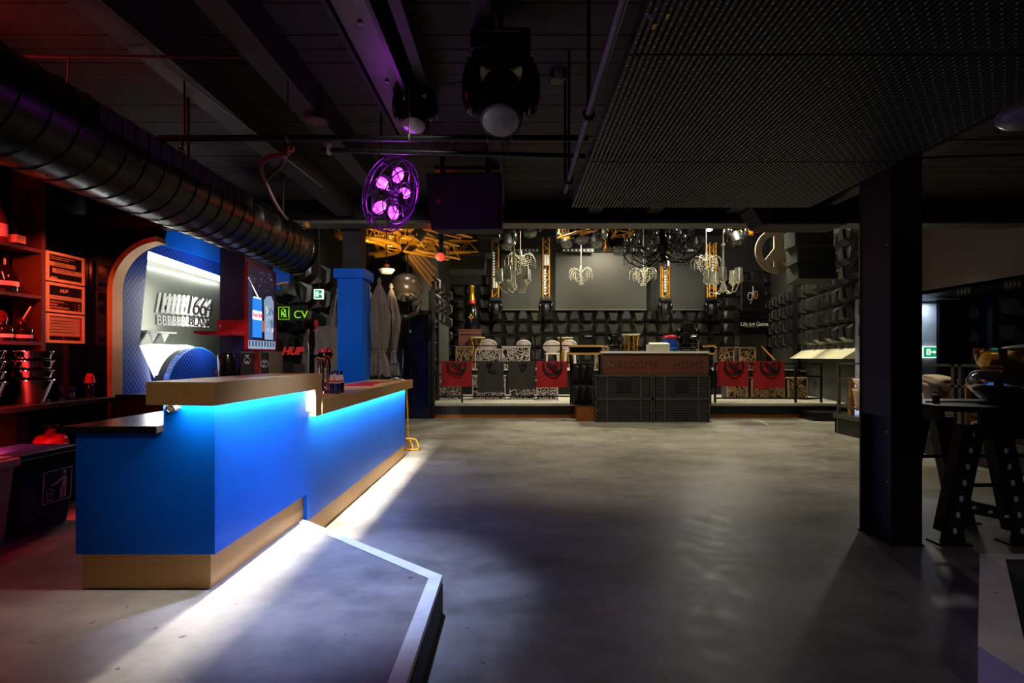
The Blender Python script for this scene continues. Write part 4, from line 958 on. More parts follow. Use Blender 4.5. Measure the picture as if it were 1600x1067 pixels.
part('collar', MB().lathe([(r * .56, hh * .58), (r * .52, hh * .65)], (x, dd, z0), 20), 'red', cb_, True)
part('emblem', MB().box(x - .03, x + .03, dd - r * 1.09, dd - r, z0 + hh * .22, z0 + hh * .34).box(x - .09, x + .09, dd - r * 1.09, dd - r, z0 + hh * .25, z0 + hh * .28), 'foil', cb_)
# gold ribbon stands
for (px, dd, lab) in ((986, 16.4, 'gold ribbon stand with round tray behind the booth'), (883, 18.6, 'gold ribbon stand behind the clear chairs'), (745, 18.2, 'gold ribbon stand beside the brown plinth')):
    x = X(px, dd); zt = Z(522 if px == 986 else 527, dd)
    g = thing('ribbon_stand', lab, 'stand', (x, dd, 1.1), 'gold ribbon stands')
    part('tray', MB().lathe([(.26, 0), (.30, .02), (.30, .04), (.02, .045)], (x, dd, zt - .04), 20), 'silver', g, True)
    for k in range(8):
        a = 2 * PI * k / 8
        part('ribbon', MB().path([(x + .25 * math.cos(a), dd + .25 * math.sin(a), zt - .04), (x + .2 * math.cos(a + .3), dd + .2 * math.sin(a + .3), zt - .35), (x + .24 * math.cos(a), dd + .24 * math.sin(a), 1.1)], .025, 4), 'foil', g)

# ---- DJ booth: four bass cabinets, a brown panel, tables on both sides
M['subm'] = mat('grille_bar_black', '#4a4a50', .5, .2, .2, 8)
def sub(cx, z0, lab, top):
    w, h, y = 1.30, .53, 11.78
    t = thing('bass_speaker', lab, 'speaker', (cx, y, z0), 'bass speakers of the booth')
    part('cabinet', MB().box(cx - w / 2, cx + w / 2, y + .03, y + .40, z0, z0 + h), 'spk', t)
    part('frame', MB().box(cx - w / 2, cx + w / 2, y, y + .03, z0, z0 + .022).box(cx - w / 2, cx + w / 2, y, y + .03, z0 + h - .022, z0 + h).box(cx - w / 2, cx - w / 2 + .022, y, y + .03, z0, z0 + h).box(cx + w / 2 - .022, cx + w / 2, y, y + .03, z0, z0 + h), 'gunmetal', t)
    for k in range(12):
        z = z0 + .045 + k * .039
        part('grille_bar', MB().box(cx - w / 2 + .06, cx + w / 2 - .06, y + .008, y + .02, z, z + .016), 'subm', t)
    for fx in (-.30, .30): part('brace', MB().box(cx + fx * w - .012, cx + fx * w + .012, y - .006, y + .02, z0 + .02, z0 + h - .02), 'gunmetal', t)
    for fx in (-.47, .47):
        part('bolt', MB().tube((cx + fx * w, y - .004, z0 + h / 2), (cx + fx * w, y - .012, z0 + h / 2), .014, 8), 'steel', t)
    part('handle', MB().box(cx - .16, cx + .16, y - .002, y + .012, z0 + h * .3, z0 + h * .82) if top else MB().box(cx - .14, cx - .11, y - .004, y + .01, z0 + .03, z0 + .1).box(cx + .11, cx + .14, y - .004, y + .01, z0 + .03, z0 + .1), 'black', t)
cx = X(1020, 11.78)
for i, (dx, z, lab) in enumerate(((-.665, .005, 'bass speaker, lower left of the booth stack'), (.665, .005, 'bass speaker, lower right of the booth stack'), (-.665, .545, 'bass speaker, upper left of the booth stack'), (.665, .545, 'bass speaker, upper right of the booth stack'))):
    sub(cx + dx, z, lab, i > 1)
bo = thing('booth_counter', 'brown booth front engraved with a welcome phrase above the speakers', 'booth', (cx, 12.0, 1.08))
part('front_panel', MB().box(X(943, 11.9), X(1107, 11.9), 11.9, 11.94, 1.09, Z(552, 11.9)), 'walnut', bo)
part('top', MB().box(X(941, 11.9), X(1108, 11.9), 11.88, 12.7, Z(552, 11.9), Z(552, 11.9) + .05), 'white', bo)
part('side_panel', MB().box(X(943, 11.9), X(943, 11.9) + .04, 11.94, 12.6, 1.09, Z(552, 11.9)), 'black', bo)
part('side_panel', MB().box(X(1107, 11.9) - .04, X(1107, 11.9), 11.94, 12.6, 1.09, Z(552, 11.9)), 'black', bo)
part('engraving', MB().text('WELCOME', .235, m_front((X(948, 11.89), 11.898, Z(575, 11.9))), .002, -.006, 0, 1.08), 'ink', bo)
part('engraving', MB().text('HOME', .235, m_front((X(1052, 11.89), 11.898, Z(575, 11.9))), .002, -.006, 0, 1.12), 'ink', bo)
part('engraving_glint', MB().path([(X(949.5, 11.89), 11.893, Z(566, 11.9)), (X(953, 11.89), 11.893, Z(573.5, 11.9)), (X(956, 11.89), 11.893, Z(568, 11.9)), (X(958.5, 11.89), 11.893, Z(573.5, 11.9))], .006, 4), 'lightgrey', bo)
for (a, b, lab) in ((890, 941, 'black side table with brass edges left of the booth'), (1108, 1118, 'black side table with brass edges right of the booth')):
    t = thing('booth_table', lab, 'table', (X((a + b) / 2, 12.3), 12.3, .36), 'booth side tables')
    x0, x1 = X(a, 12.2), X(b, 12.2)
    part('top', MB().box(x0, x1, 12.2, 12.6, Z(542, 12.2), Z(539, 12.2)), 'gold', t)
    part('apron', MB().box(x0 + .02, x1 - .02, 12.22, 12.58, Z(551, 12.2), Z(542, 12.2)), 'blackgl', t)
    part('lower_edge', MB().box(x0, x1, 12.2, 12.6, Z(554, 12.2), Z(551, 12.2)), 'gold', t)
    for xx in (x0 + .03, x1 - .06): part('leg', MB().box(xx, xx + .04, 12.4, 12.44, .36, Z(554, 12.2)), 'blackm', t)
# padded relief screen left of the speakers, copper plinth
ps = thing('relief_screen', 'dark relief panel standing between railing and booth', 'panel', (X(912, 12.3), 12.3, .36))
part('board', MB().box(X(894, 12.35), X(928, 12.35), 12.36, 12.4, .36, 1.35), 'black', ps)
for r_ in range(2):
    for c_ in range(3):
        x0 = X(895 + c_ * 11, 12.35); z0 = .38 + r_ * .5
        part('relief', MB().add([(x0, 12.36, z0), (x0 + .16, 12.36, z0), (x0 + .16, 12.36, z0 + .46), (x0, 12.36, z0 + .46), (x0 + .03, 12.26, z0 + .1), (x0 + .11, 12.28, z0 + .08), (x0 + .13, 12.26, z0 + .36), (x0 + .05, 12.27, z0 + .40)], [(4, 5, 6, 7), (0, 1, 5, 4), (1, 2, 6, 5), (2, 3, 7, 6), (3, 0, 4, 7)]), 'tile', ps)
pb = thing('copper_plinth', 'copper faced step between the stage front and the speakers', 'step', (X(915, 12.2), 12.2, 0))
part('face', MB().box(X(899, 12.3), X(930, 11.9), 12.0, 12.5, 0, .36), 'copper', pb)
part('top', MB().box(X(899, 12.3), X(930, 11.9), 11.99, 12.5, .36, .375), 'blackm', pb)
# gear on the booth
def moving_head(p, k, lab, aim=-1, group='moving head lamps', up=True, tilt=0.0, hang=None):
    # p: foot of the base, k: size, up: stands (True) or hangs (False)
    s = 1 if up else -1; p = Vector(p)
    t = thing('moving_head_lamp', lab, 'stage lamp', p, group)
    z = lambda a: p.z + s * a * k
    part('base', MB().box(p.x - .34 * k, p.x + .34 * k, p.y - .26 * k, p.y + .26 * k, min(z(0), z(.24)), max(z(0), z(.24))), 'blackm', t, bevel=.03 * k)
    yk = part('yoke', MB().box(p.x - .11 * k, p.x + .11 * k, p.y - .12 * k, p.y + .12 * k, min(z(.24), z(.34)), max(z(.24), z(.34))), 'blackgl', t)
    for sx in (-1, 1):
        part('yoke_arm', MB().ball((p.x + sx * .34 * k, p.y, z(.56)), .12 * k, .20 * k, .33 * k, 16), 'blackgl', t, True)
        part('yoke_foot', MB().box(min(p.x, p.x + sx * .38 * k), max(p.x, p.x + sx * .38 * k), p.y - .11 * k, p.y + .11 * k, min(z(.26), z(.36)), max(z(.26), z(.36))), 'blackgl', t)
    c = Vector((p.x, p.y, z(.70)))
    R = Matrix.Rotation(tilt, 3, 'X')
    if not up: R = R @ Matrix.Rotation(PI, 3, 'X')
    h = part('head', MB().lathe([(.10 * k, -.30 * k), (.22 * k, -.26 * k), (.265 * k, -.10 * k), (.27 * k, .12 * k), (.24 * k, .34 * k), (.20 * k, .345 * k)], c, 20, R), 'blackm', t, True)
    part('lens', MB().lathe([(.21 * k, .345 * k), (.12 * k, .37 * k), (.01, .375 * k)], c, 20, R), 'lensm' if 'near' in group else 'lensd', h, True)
    if hang: part('hanger', MB().tube(p, (p.x, p.y, hang), .02, 6), 'blackm', t)
    part('handle', MB().path([(p.x - .2 * k, p.y, z(.05)), (p.x - .2 * k, p.y - .30 * k, z(.08)), (p.x + .2 * k, p.y - .30 * k, z(.08)), (p.x + .2 * k, p.y, z(.05))], .018 * k, 6), 'gunmetal', t)
    return t
M['lensd'] = mat('dark_lens', '#1c1c24', .12, 0, .2, 20, coat=.6)
M['led_dim'] = mat('dim_diode', '#d8d8d0', .4, 0, .05, 5, emit=(1, .98, .9), es=.35)
M['lensm'] = mat('frosted_lens', '#8a8474', .25, 0, .2, 20)
tz = Z(552, 11.9) + .05
moving_head((X(960, 12.15), 12.15, tz), .36, 'small black moving head lamp at the left of the booth top')
moving_head((X(1070, 12.1), 12.1, tz), .42, 'black moving head lamp at the right front of the booth top')
moving_head((X(1074, 12.5), 12.5, tz + .05), .62, 'taller black moving head lamp behind the right booth corner')
cs = thing('flight_case', 'black case with silver handle on the left booth table', 'case', (X(915, 12.4), 12.4, Z(539, 12.2)))
x0 = X(915, 12.4); z0 = Z(539, 12.2)
part('case', MB().box(x0 - .15, x0 + .14, 12.3, 12.5, z0, z0 + .36), 'black', cs, bevel=.01)
part('corner_trim', MB().path([(x0 - .16, 12.29, z0), (x0 - .16, 12.29, z0 + .33), (x0 - .13, 12.29, z0 + .37), (x0 + .12, 12.29, z0 + .37), (x0 + .15, 12.29, z0 + .33), (x0 + .15, 12.29, z0)], .008, 5), 'steel', cs)
part('carry_handle', MB().path([(x0 - .08, 12.3, z0 + .36), (x0 - .07, 12.3, z0 + .42), (x0 + .06, 12.3, z0 + .42), (x0 + .07, 12.3, z0 + .36)], .012, 6), 'steel', cs)
part('card', MB().box(x0 - .03, x0 + .13, 12.27, 12.28, z0 + .20, z0 + .23), 'cardbox', cs)
c2 = thing('carton', 'pale open carton on the booth top', 'box', (X(1025, 12.2), 12.2, tz))
x0 = X(1013, 12.2)
part('body', MB().box(x0, x0 + .48, 12.1, 12.4, tz, tz + .17), 'cardbox', c2)
part('flap', MB().add([(x0 - .0, 12.1, tz + .17), (x0 + .48, 12.1, tz + .17), (x0 + .46, 12.24, tz + .21), (x0 + .02, 12.24, tz + .21), (x0, 12.1, tz + .165), (x0 + .48, 12.1, tz + .165), (x0 + .46, 12.24, tz + .205), (x0 + .02, 12.24, tz + .205)], [(0, 1, 2, 3), (4, 7, 6, 5), (0, 4, 5, 1), (1, 5, 6, 2), (2, 6, 7, 3), (3, 7, 4, 0)]), 'paper', c2)
x0 = X(1049, 12.6); z0 = tz
bkx = thing('drink_cooler', 'round blue drinks cooler with a red lid on the booth', 'cooler', (x0, 12.6, z0))
part('body', MB().lathe([(.15, 0), (.17, .03), (.18, .3), (.175, .32)], (x0, 12.6, z0), 20), 'bluecase', bkx, True)
part('lid', MB().lathe([(.19, .32), (.195, .35), (.16, .39), (.05, .41)], (x0, 12.6, z0), 20), 'red', bkx, True)
part('lid_handle', MB().box(x0 - .2, x0 + .2, 12.57, 12.63, z0 + .36, z0 + .40), 'red', bkx)
part('print', MB().box(x0 - .08, x0 + .08, 12.415, 12.43, z0 + .08, z0 + .1), 'blueink', bkx)
lp = thing('booth_lamp', 'small lit gooseneck lamp on the right booth corner', 'lamp', (X(1087, 12.5), 12.5, tz))
part('stem', MB().tube((X(1087, 12.5), 12.5, tz), (X(1086, 12.5), 12.5, Z(528, 12.5)), .012, 6), 'blackm', lp)
part('shade', MB().box(X(1078, 12.4), X(1088, 12.4), 12.35, 12.5, Z(525, 12.4), Z(522, 12.4)), 'card', lp)
part('glow', MB().box(X(1079, 12.4), X(1087, 12.4), 12.36, 12.49, Z(525.6, 12.4), Z(525, 12.4)), 'led_soft', lp)
part('body', MB().box(X(1083, 12.5), X(1092, 12.5), 12.5, 12.62, tz, Z(529, 12.5)), 'wood', lp)
lamp('booth_lamp_light', 'SPOT', (X(1083, 12.4), 12.42, Z(526.5, 12.4)), 6, WARM, (X(1083, 12.4), 12.3, 1), .02, spot=120)
# curved black shield behind the right speakers
cs2 = thing('round_speaker', 'round black speaker shell right of the booth stack', 'speaker', (X(1113, 12.3), 12.3, .36))
part('shell', MB().lathe([(.05, -.1), (.26, -.08), (.31, 0), (.28, .1), (.1, .12)], (X(1101, 12.35), 12.35, .95), 24, Matrix.Rotation(PI / 2, 3, 'X')), 'blackm', cs2, True)
part('stand', MB().tube((X(1104, 12.35), 12.4, .36), (X(1104, 12.35), 12.4, .6), .05, 10), 'blackm', cs2)

# back wall screens
for (a, b, c, e, lab) in ((783, 846, 395, 483, 'grey projection screen left of the centre'), (868, 1010, 393, 483, 'wide grey projection screen at the stage centre'), (1047, 1110, 393, 483, 'grey projection screen right of the centre')):
    y = 19.75
    t = thing('projection_screen', lab, 'screen', (X((a + b) / 2, y), y, Z(e, y)), 'projection screens on the stage wall')
    part('sheet', MB().box(X(a, y), X(b, y), y, y + .04, Z(e, y), Z(c, y)), 'screen', t)
    part('top_bar', MB().tube((X(a, y), y, Z(c, y)), (X(b, y), y, Z(c, y)), .05, 8), 'blackm', t)
    part('bottom_bar', MB().box(X(a, y), X(b, y), y - .02, y + .05, Z(e, y) - .04, Z(e, y)), 'gunmetal', t)
for k, (a, b) in enumerate(((795, 842), (878, 928), (985, 1042), (1065, 1090))):
    y = 19.5; t = thing('light_batten', ('row of small lights above the left screen', 'row of small lights above the centre screen', 'row of small lights above the right half of the centre', 'row of small lights above the right screen')[k], 'stage light', (X(a, y), y, Z(391, y)), 'light battens')
    part('bar', MB().box(X(a, y), X(b, y), y, y + .08, Z(394, y), Z(388, y)), 'black', t)
    for xx in (X(a + 4, y), X(b - 4, y)): part('wire', MB().tube((xx, y + .04, Z(389, y)), (xx, y + .04, 6.25), .01, 5), 'blackm', t)
    for j in range(8):
        xx = X(a + (b - a) * (j + .5) / 8, y); part('bulb', MB().ball((xx, y - .02, Z(391, y)), .035, .03, .035, 8), 'candle', t, True)
# trusses
def truss(name, lab, p0, p1, w, m, group='trusses', bays=None, cat='truss', square=True):
    p0 = Vector(p0); p1 = Vector(p1); z = (p1 - p0).normalized(); up = Vector((0, 1, 0)) if abs(z.z) > .7 else Vector((0, 0, 1))
    x = up.cross(z).normalized(); y = z.cross(x)
    t = thing(name, lab, cat, p0 if p0.z < p1.z else p1, group)
    cs = [x * w / 2 + y * w / 2, -x * w / 2 + y * w / 2, -x * w / 2 - y * w / 2, x * w / 2 - y * w / 2]
    for c in cs: part('chord', MB().tube(p0 + c, p1 + c, w * .085, 6), m, t)
    L = (p1 - p0).length; bays = bays or max(2, int(L / w / 1.1)); mb = MB()
    for i in range(bays):
        a = p0 + z * L * i / bays; b = p0 + z * L * (i + 1) / bays
        for k in range(4):
            c, e = cs[k], cs[(k + 1) % 4]
            if i % 2: c, e = e, c
            mb.tube(a + c, b + e, w * .045, 4)
    part('lacing', mb, m, t); return t
for k, (px, lab) in enumerate(((774, 'yellow lattice truss mast left of the left screen'), (853, 'yellow lattice truss mast between left and centre screens'), (1039, 'yellow lattice truss mast right of the centre screen'), (1112, 'yellow lattice truss mast behind the right chandeliers'))):
    y = 19.2; zb = Z(466, y); zt = Z(372 if k < 2 else (395 if k == 2 else 380), y)
    truss('truss_mast', lab, (X(px, y), y, zb), (X(px, y), y, zt), .24, 'trussy', 'truss masts', bays=9)
    bx = X(px, y) - .05
    t = thing('led_batten', ('white lit light batten on the left truss mast', 'white lit light batten on the mast beside the centre screen', 'white lit light batten on the mast right of centre', 'white lit light batten on the rightmost mast')[k], 'stage light', (bx, y - .2, zb), 'light battens on the masts')
    a0, a1 = ((395, 433), (422, 462), (418, 458), (400, 440))[k]
    part('bar', MB().box(bx - .05, bx + .05, y - .22, y - .16, Z(a1, y), Z(a0, y)), 'gunmetal', t)
    part('clamp', MB().box(bx - .1, bx + .02, y - .17, y - .09, Z((a0 + a1) / 2, y) - .03, Z((a0 + a1) / 2, y) + .03), 'blackm', t)
    for j in range(9): part('diode', MB().ball((bx, y - .23, Z(a1 - (a1 - a0) * (j + .5) / 9, y)), .032, .02, .032, 6), 'led_dim', t)
    if k < 3:
        c0, c1 = ((435, 452), (400, 417), (402, 418))[k]; xx = X(px, y)
        f = thing('white_light_panel', ('white panel lamp low on the left mast', 'white panel lamp on the mast beside the centre screen', 'white lamp box high on the mast right of centre')[k], 'stage light', (xx, y - .25, Z(c1, y)), 'panel lamps on the masts')
        part('housing', MB().box(xx - .10, xx + .10, y - .26, y - .10, Z(c1, y), Z(c0, y)), 'gunmetal', f)
        for j in (-1, 1): part('tube', MB().tube((xx + j * .045, y - .27, Z(c1, y) + .02), (xx + j * .045, y - .27, Z(c0, y) - .02), .035, 8), 'white', f, True)
    moving_head((X(px, y), y, zb + .03), .62, ('dark moving head hanging at the foot of the left mast', 'dark moving head hanging at the foot of the second mast', 'dark moving head hanging at the foot of the third mast', 'dark moving head hanging at the foot of the fourth mast')[k], group='moving heads on the masts', up=False)
truss('ceiling_truss', 'yellow ceiling truss above the centre screen, left one', W(880, 364, 15), W(925, 348, 12.2), .3, 'truss', 'ceiling trusses')
truss('ceiling_truss', 'yellow ceiling truss sloping towards the big chandelier', W(953, 382, 16.5), W(978, 345, 12.6), .42, 'truss', 'ceiling trusses')
truss('ceiling_truss', 'golden ceiling truss at the right behind the bright lamp', W(1140, 352, 16), W(1182, 356, 16), .35, 'truss', 'ceiling trusses')
for (px, py, dd, lab) in ((885, 372, 16, 'dark round moving head above the left part of centre screen'), (932, 372, 16, 'dark round moving head above the centre screen'), (792, 375, 16, 'dark moving head above the left screen'), (1150, 370, 15, 'dark moving head right of the bright lamp'), (908, 364, 14, 'blue marked moving head above the small centre chandelier'), (948, 358, 15.3, 'pale moving head left of the sloping truss'), (966, 380, 14, 'moving head with blue arms beside the big black chandelier'), (828, 352, 13, 'square black lamp above the left chandelier')):
    p = W(px, py, dd); moving_head(p + Vector((0, 0, .5)), .75, lab, group='hall moving heads', up=False, tilt=-.6, hang=6.25)
for (px, py, dd) in ((908, 362, 13.9), (962, 374, 13.9), (970, 374, 13.9)):
    p = W(px, py, dd); t = thing('lamp_sticker_plate', {908: 'blue plate fixed to the lamp above the small chandelier', 962: 'left blue plate on the lamp beside the black chandelier', 970: 'right blue plate on the lamp beside the black chandelier'}[px], 'plate', p, 'blue lamp plates')
    part('plate', MB().cbox(p, .12, .03, .22, Matrix.Rotation(.3 if px == 962 else -.3, 3, 'Y')), M['blueplate'] if 'blueplate' in M else M.setdefault('blueplate', mat('pale_blue_plastic', '#5f7fc0', .5)), t, bevel=.01)
    part('clip', MB().cbox(p + Vector((0, .03, .12)), .05, .05, .05), 'steel', t)
# bright work lamp under the hall ceiling
p = W(1108, 358, 17)
wk = thing('work_lamp', 'bright round work lamp shining under the hall ceiling', 'lamp', p)
part('lens', MB().ball(p, .11, .05, .07, 16), mat('lamp_glare', '#ffffff', .5, 0, 0, 1, emit=(1, .98, .8), es=30), wk, True)
part('housing', MB().lathe([(.05, 0), (.16, .02), (.14, .14), (.06, .2)], p + Vector((0, .05, .02)), 16), 'blackm', wk, True)
part('hanger', MB().tube(p + Vector((0, .05, .2)), (p.x, p.y + .05, 6.25), .015, 6), 'blackm', wk)
lamp('work_lamp_light', 'POINT', p + Vector((0, -.15, -.05)), 260, (1, .97, .82), size=.1)
# line arrays
def line_array(a, b, c, e, dd, n, lab, lean):
    w = X(b, dd) - X(a, dd); xc = (X(a, dd) + X(b, dd)) / 2; H = (Z(c, dd) - Z(e, dd)); h = H / n
    t = thing('line_array', lab, 'speaker', (xc, dd, Z(e, dd)), 'hanging speaker arrays')
    for i in range(n):
        z = Z(c, dd) - h * (i + .5); yy = dd + .08 * i * i * .3; xo = lean * (i - (n - 1) / 2)
        R = Matrix.Rotation(-.09 * i, 3, 'X') 
        u = part('cabinet', MB().cbox((xc + xo, yy, z), w * .9, .5, h * .97, R), 'spk', t, bevel=.01)
        part('grille', MB().cbox((xc + xo, yy - .255, z), w * .84, .02, h * .82, R), 'black', u)
        part('side_pin', MB().cbox((xc + xo + w * .45, yy - .2, z), .03, .05, .05), 'gunmetal', u)
    part('fly_bar', MB().box(xc - w * .4, xc + w * .4, dd - .1, dd + .2, Z(c, dd), Z(c, dd) + .06), 'gunmetal', t)
    part('chain', MB().tube((xc, dd, Z(c, dd)), (xc, dd, 6.24), .02, 6), 'gunmetal', t)
line_array(710, 772, 352, 425, 12.6, 3, 'black hanging speaker array at the left of the stage', -.17)
line_array(1234, 1300, 362, 440, 12.4, 3, 'black hanging speaker array beside the peace sign', .06)
# chandeliers
def crystal_chandelier(c, w, lab, arms=6, m='silver', group='crystal chandeliers'):
    c = Vector(c); t = thing('crystal_chandelier', lab, 'chandelier', c - Vector((0, 0, w * .5)), group)
    part('rod', MB().tube(c + Vector((0, 0, w * .25)), (c.x, c.y, 6.25), .012, 6), 'silver', t)
    part('hub', MB().lathe([(.01, -w * .42), (w * .03, -w * .36), (w * .012, -w * .2), (w * .05, -w * .05), (w * .02, w * .1), (w * .05, w * .2), (.01, w * .3)], c, 10), m, t, True)
    for k in range(arms):
        a = 2 * PI * k / arms + .3; e = Vector((math.cos(a), math.sin(a), 0))
        pts = [c + e * w * r + Vector((0, 0, w * z)) for r, z in ((.04, 0), (.16, .14), (.30, .17), (.42, .1), (.48, -.02))]
        ar = part('arm', MB().path(pts, w * .012, 5), m, t, True)
        mb = MB()
        for (r, z0, n) in ((.48, -.04, 4), (.36, .06, 5), (.25, .05, 6)):
            for j in range(n): mb.ball(c + e * w * r + Vector((0, 0, w * (z0 - j * .062))), w * .017, n=5)
        stuff(part('crystal_drops', mb, m, ar))
    mb = MB()
    for lv, (r, z) in enumerate(((.30, -.02), (.24, -.16), (.17, -.28), (.09, -.40))):
        for j in range(14): mb.ball(c + Vector((w * r * math.cos(2 * PI * j / 14), w * r * math.sin(2 * PI * j / 14), w * (z - .05 * (j % 2)))), w * .018, n=5)
    stuff(part('crystal_chain', mb, m, t)); return t
def shade_chandelier(c, w, lab):
    c = Vector(c); t = thing('shaded_chandelier', lab, 'chandelier', c - Vector((0, 0, w * .4)), 'chandeliers with glass shades')
    part('rod', MB().tube(c + Vector((0, 0, w * 1.05)), (c.x, c.y, 6.25), .012, 6), 'silver', t)
    part('stem', MB().lathe([(w * .02, -w * .3), (w * .10, -w * .2), (w * .05, -.05), (w * .05, w * .1), (w * .025, w * 1.0), (w * .06, w * 1.03), (w * .02, w * 1.08)], c, 12), 'silver', t, True)
    for k in range(5):
        a = 2 * PI * k / 5 + .5; e = Vector((math.cos(a), math.sin(a), 0))
        ar = part('arm', MB().path([c + e * w * r + Vector((0, 0, w * z)) for r, z in ((.05, -.2), (.18, -.33), (.34, -.3), (.42, -.12), (.42, -.05))], w * .015, 6), 'silver', t, True)
        q = c + e * w * .42
        part('candle', MB().tube(q + Vector((0, 0, -w * .05)), q + Vector((0, 0, w * .15)), w * .03, 6), 'candle', ar)
        part('shade', MB().lathe([(w * .125, -w * .02), (w * .10, w * .34), (w * .095, w * .34), (w * .12, -w * .02)], q, 14), 'shadem', t, True)
        part('drip_dish', MB().lathe([(w * .02, -w * .1), (w * .07, -w * .05), (w * .075, -w * .04)], q, 10), 'silver', ar, True)
M['shadem'] = mat('silver_organza', '#d8d4c8', .25, .5, .6, 1, alpha=.6, stretch=(60, 60, 1))
shade_chandelier(W(803, 438, 13.6), .95, 'chandelier with tall glass shades in front of the left screen')
crystal_chandelier(W(813, 405, 14.6), .95, 'bright crystal chandelier above the left shaded one', 7)
crystal_chandelier(W(908, 426, 15.5), .80, 'small crystal chandelier alone before the centre screen', 6)
crystal_chandelier(W(1005, 426, 15.5), .84, 'crystal chandelier below the big black one', 7)
crystal_chandelier(W(1103, 408, 14.6), .85, 'bright crystal chandelier under the work lamp', 7)
shade_chandelier(W(1130, 440, 13.6), .95, 'chandelier with tall glass shades in front of the right screen')
c = W(1035, 385, 12.8); bw = 2.1
t = thing('black_chandelier', 'huge black many-armed chandelier with frosted candle bulbs', 'chandelier', c - Vector((0, 0, .5)))
part('stem', MB().lathe([(.02, -.5), (.12, -.42), (.06, -.2), (.16, 0), (.07, .3), (.14, .6), (.05, .9)], c, 14), 'blackcr', t, True)
part('rod', MB().tube(c + Vector((0, 0, .9)), (c.x, c.y, 6.25), .02, 6), 'blackm', t)
for (n, r, z, dz) in ((12, .95, -.12, .22), (10, .72, .16, .26), (8, .45, .42, .26)):
    for k in range(n):
        a = 2 * PI * (k + .5 * (n == 10)) / n + .13; e = Vector((math.cos(a), math.sin(a), 0))
        zz = z + .1 * math.sin(k * 2.3)
        ar = part('arm', MB().path([c + e * q * r + Vector((0, 0, h)) for q, h in ((.05, zz - .05), (.3, zz - .24), (.6, zz - .28), (.9, zz - .12), (1.0, zz + .04), (.93, zz + .12), (.86, zz + .06))], .017, 5), 'blackcr', t, True)
        q = c + e * r + Vector((0, 0, zz + .06))
        part('candle_bulb', MB().lathe([(.02, 0), (.045, .05), (.035, .12), (.005, .2)], q, 7), 'candle', ar, True)
        part('drip_dish', MB().lathe([(.02, -.03), (.07, 0), (.075, .015)], q, 8), 'blackcr', ar, True)
        mb = MB()
        for j in range(9):
            u = j / 8; mb.ball(c + e * r * (1 - .55 * u) + Vector((0, 0, zz - .06 - .30 * math.sin(PI * u) )), .018, n=5)
        for j in range(5): mb.ball(q + Vector((0, 0, -.06 - j * .045)), .018, n=5)
        stuff(part('bead_swag', mb, 'blackcr', ar))
# signs on the right
pc = W(1216, 392, 14.2); R0 = .63
pe = thing('peace_sign', 'big pale plywood peace sign hanging on the right wall', 'sign', pc - Vector((0, 0, R0)))
mbp = MB(); n = 44
for i in range(n):
    a, b = 2 * PI * i / n, 2 * PI * (i + 1) / n
    mbp.prism([(pc.x + R0 * math.sin(a), pc.z + R0 * math.cos(a)), (pc.x + R0 * math.sin(b), pc.z + R0 * math.cos(b)), (pc.x + R0 * .71 * math.sin(b), pc.z + R0 * .71 * math.cos(b)), (pc.x + R0 * .71 * math.sin(a), pc.z + R0 * .71 * math.cos(a))], 'y', pc.y, pc.y + .05)
part('ring', mbp, 'peace', pe)
part('upright', MB().box(pc.x - .11, pc.x + .11, pc.y + .003, pc.y + .047, pc.z - R0 * .8, pc.z + R0 * .8), 'peace', pe)
for s_ in (-1, 1):
    a = math.radians(42); ux, uz = s_ * math.sin(a), -math.cos(a); nx, nz = -uz * .10, ux * .10
    part('branch', MB().prism([(pc.x + nx, pc.z + nz + .05), (pc.x + ux * R0 * .84 + nx, pc.z + uz * R0 * .84 + nz), (pc.x + ux * R0 * .84 - nx, pc.z + uz * R0 * .84 - nz), (pc.x - nx, pc.z - nz + .05)], 'y', pc.y + .006, pc.y + .044), 'peace', pe)
part('hanger', MB().tube((pc.x, pc.y + .02, pc.z + R0), (pc.x, pc.y + .02, 6.25), .012, 6), 'blackm', pe)
g0 = W(1176, 461, 17.0)
gl = thing('lettered_sign', 'black board with thin white lettering and a red dot', 'sign', g0 - Vector((0, 0, .45)))
part('board', MB().cbox(g0, .78, .1, 1.0), 'black', gl, bevel=.03)
k = 17 / F
def GP(px, py): return Vector((X(px, 16.93), 16.935, Z(py, 16.93)))
part('letter_g', MB().path([GP(1172 + 3.2 * math.cos(a), 463 - 6 * math.sin(a)) for a in [2 * PI * i / 18 for i in range(18)]], .012, 5, True).path([GP(1175.2, 458), GP(1175.2, 468), GP(1174.3, 472), GP(1172, 473.5)], .012, 5), 'whiteink', gl)
part('letter_l', MB().tube(GP(1176.8, 447), GP(1176.8, 467), .012, 5), 'whiteink', gl)
part('letter_o', MB().path([GP(1181 + 3 * math.cos(a), 460.5 - 5.8 * math.sin(a)) for a in [2 * PI * i / 18 for i in range(18)]], .012, 5, True), 'whiteink', gl)
part('letter_dot', MB().prism([(GP(1181, 460).x + .055 * math.cos(2 * PI * i / 16), GP(1181, 460.5).z + .11 * math.sin(2 * PI * i / 16)) for i in range(16)], 'y', 16.925, 16.94), 'orange', gl)
lg = W(1178, 503, 16.2)
lb = thing('lettered_case', 'black case with white gothic lettering on the right of the stage', 'case', (lg.x, lg.y, 1.1))
part('box', MB().box(X(1155, 16.2), X(1201, 16.2), 16.2, 16.7, Z(522, 16.2), Z(496, 16.2)), 'blackgl', lb)
part('lid', MB().box(X(1154, 16.2), X(1202, 16.2), 16.18, 16.72, Z(489, 16.2), Z(485, 16.2)).box(X(1155, 16.2), X(1201, 16.2), 16.2, 16.7, Z(494, 16.2), Z(491, 16.2)), 'blackm', lb)
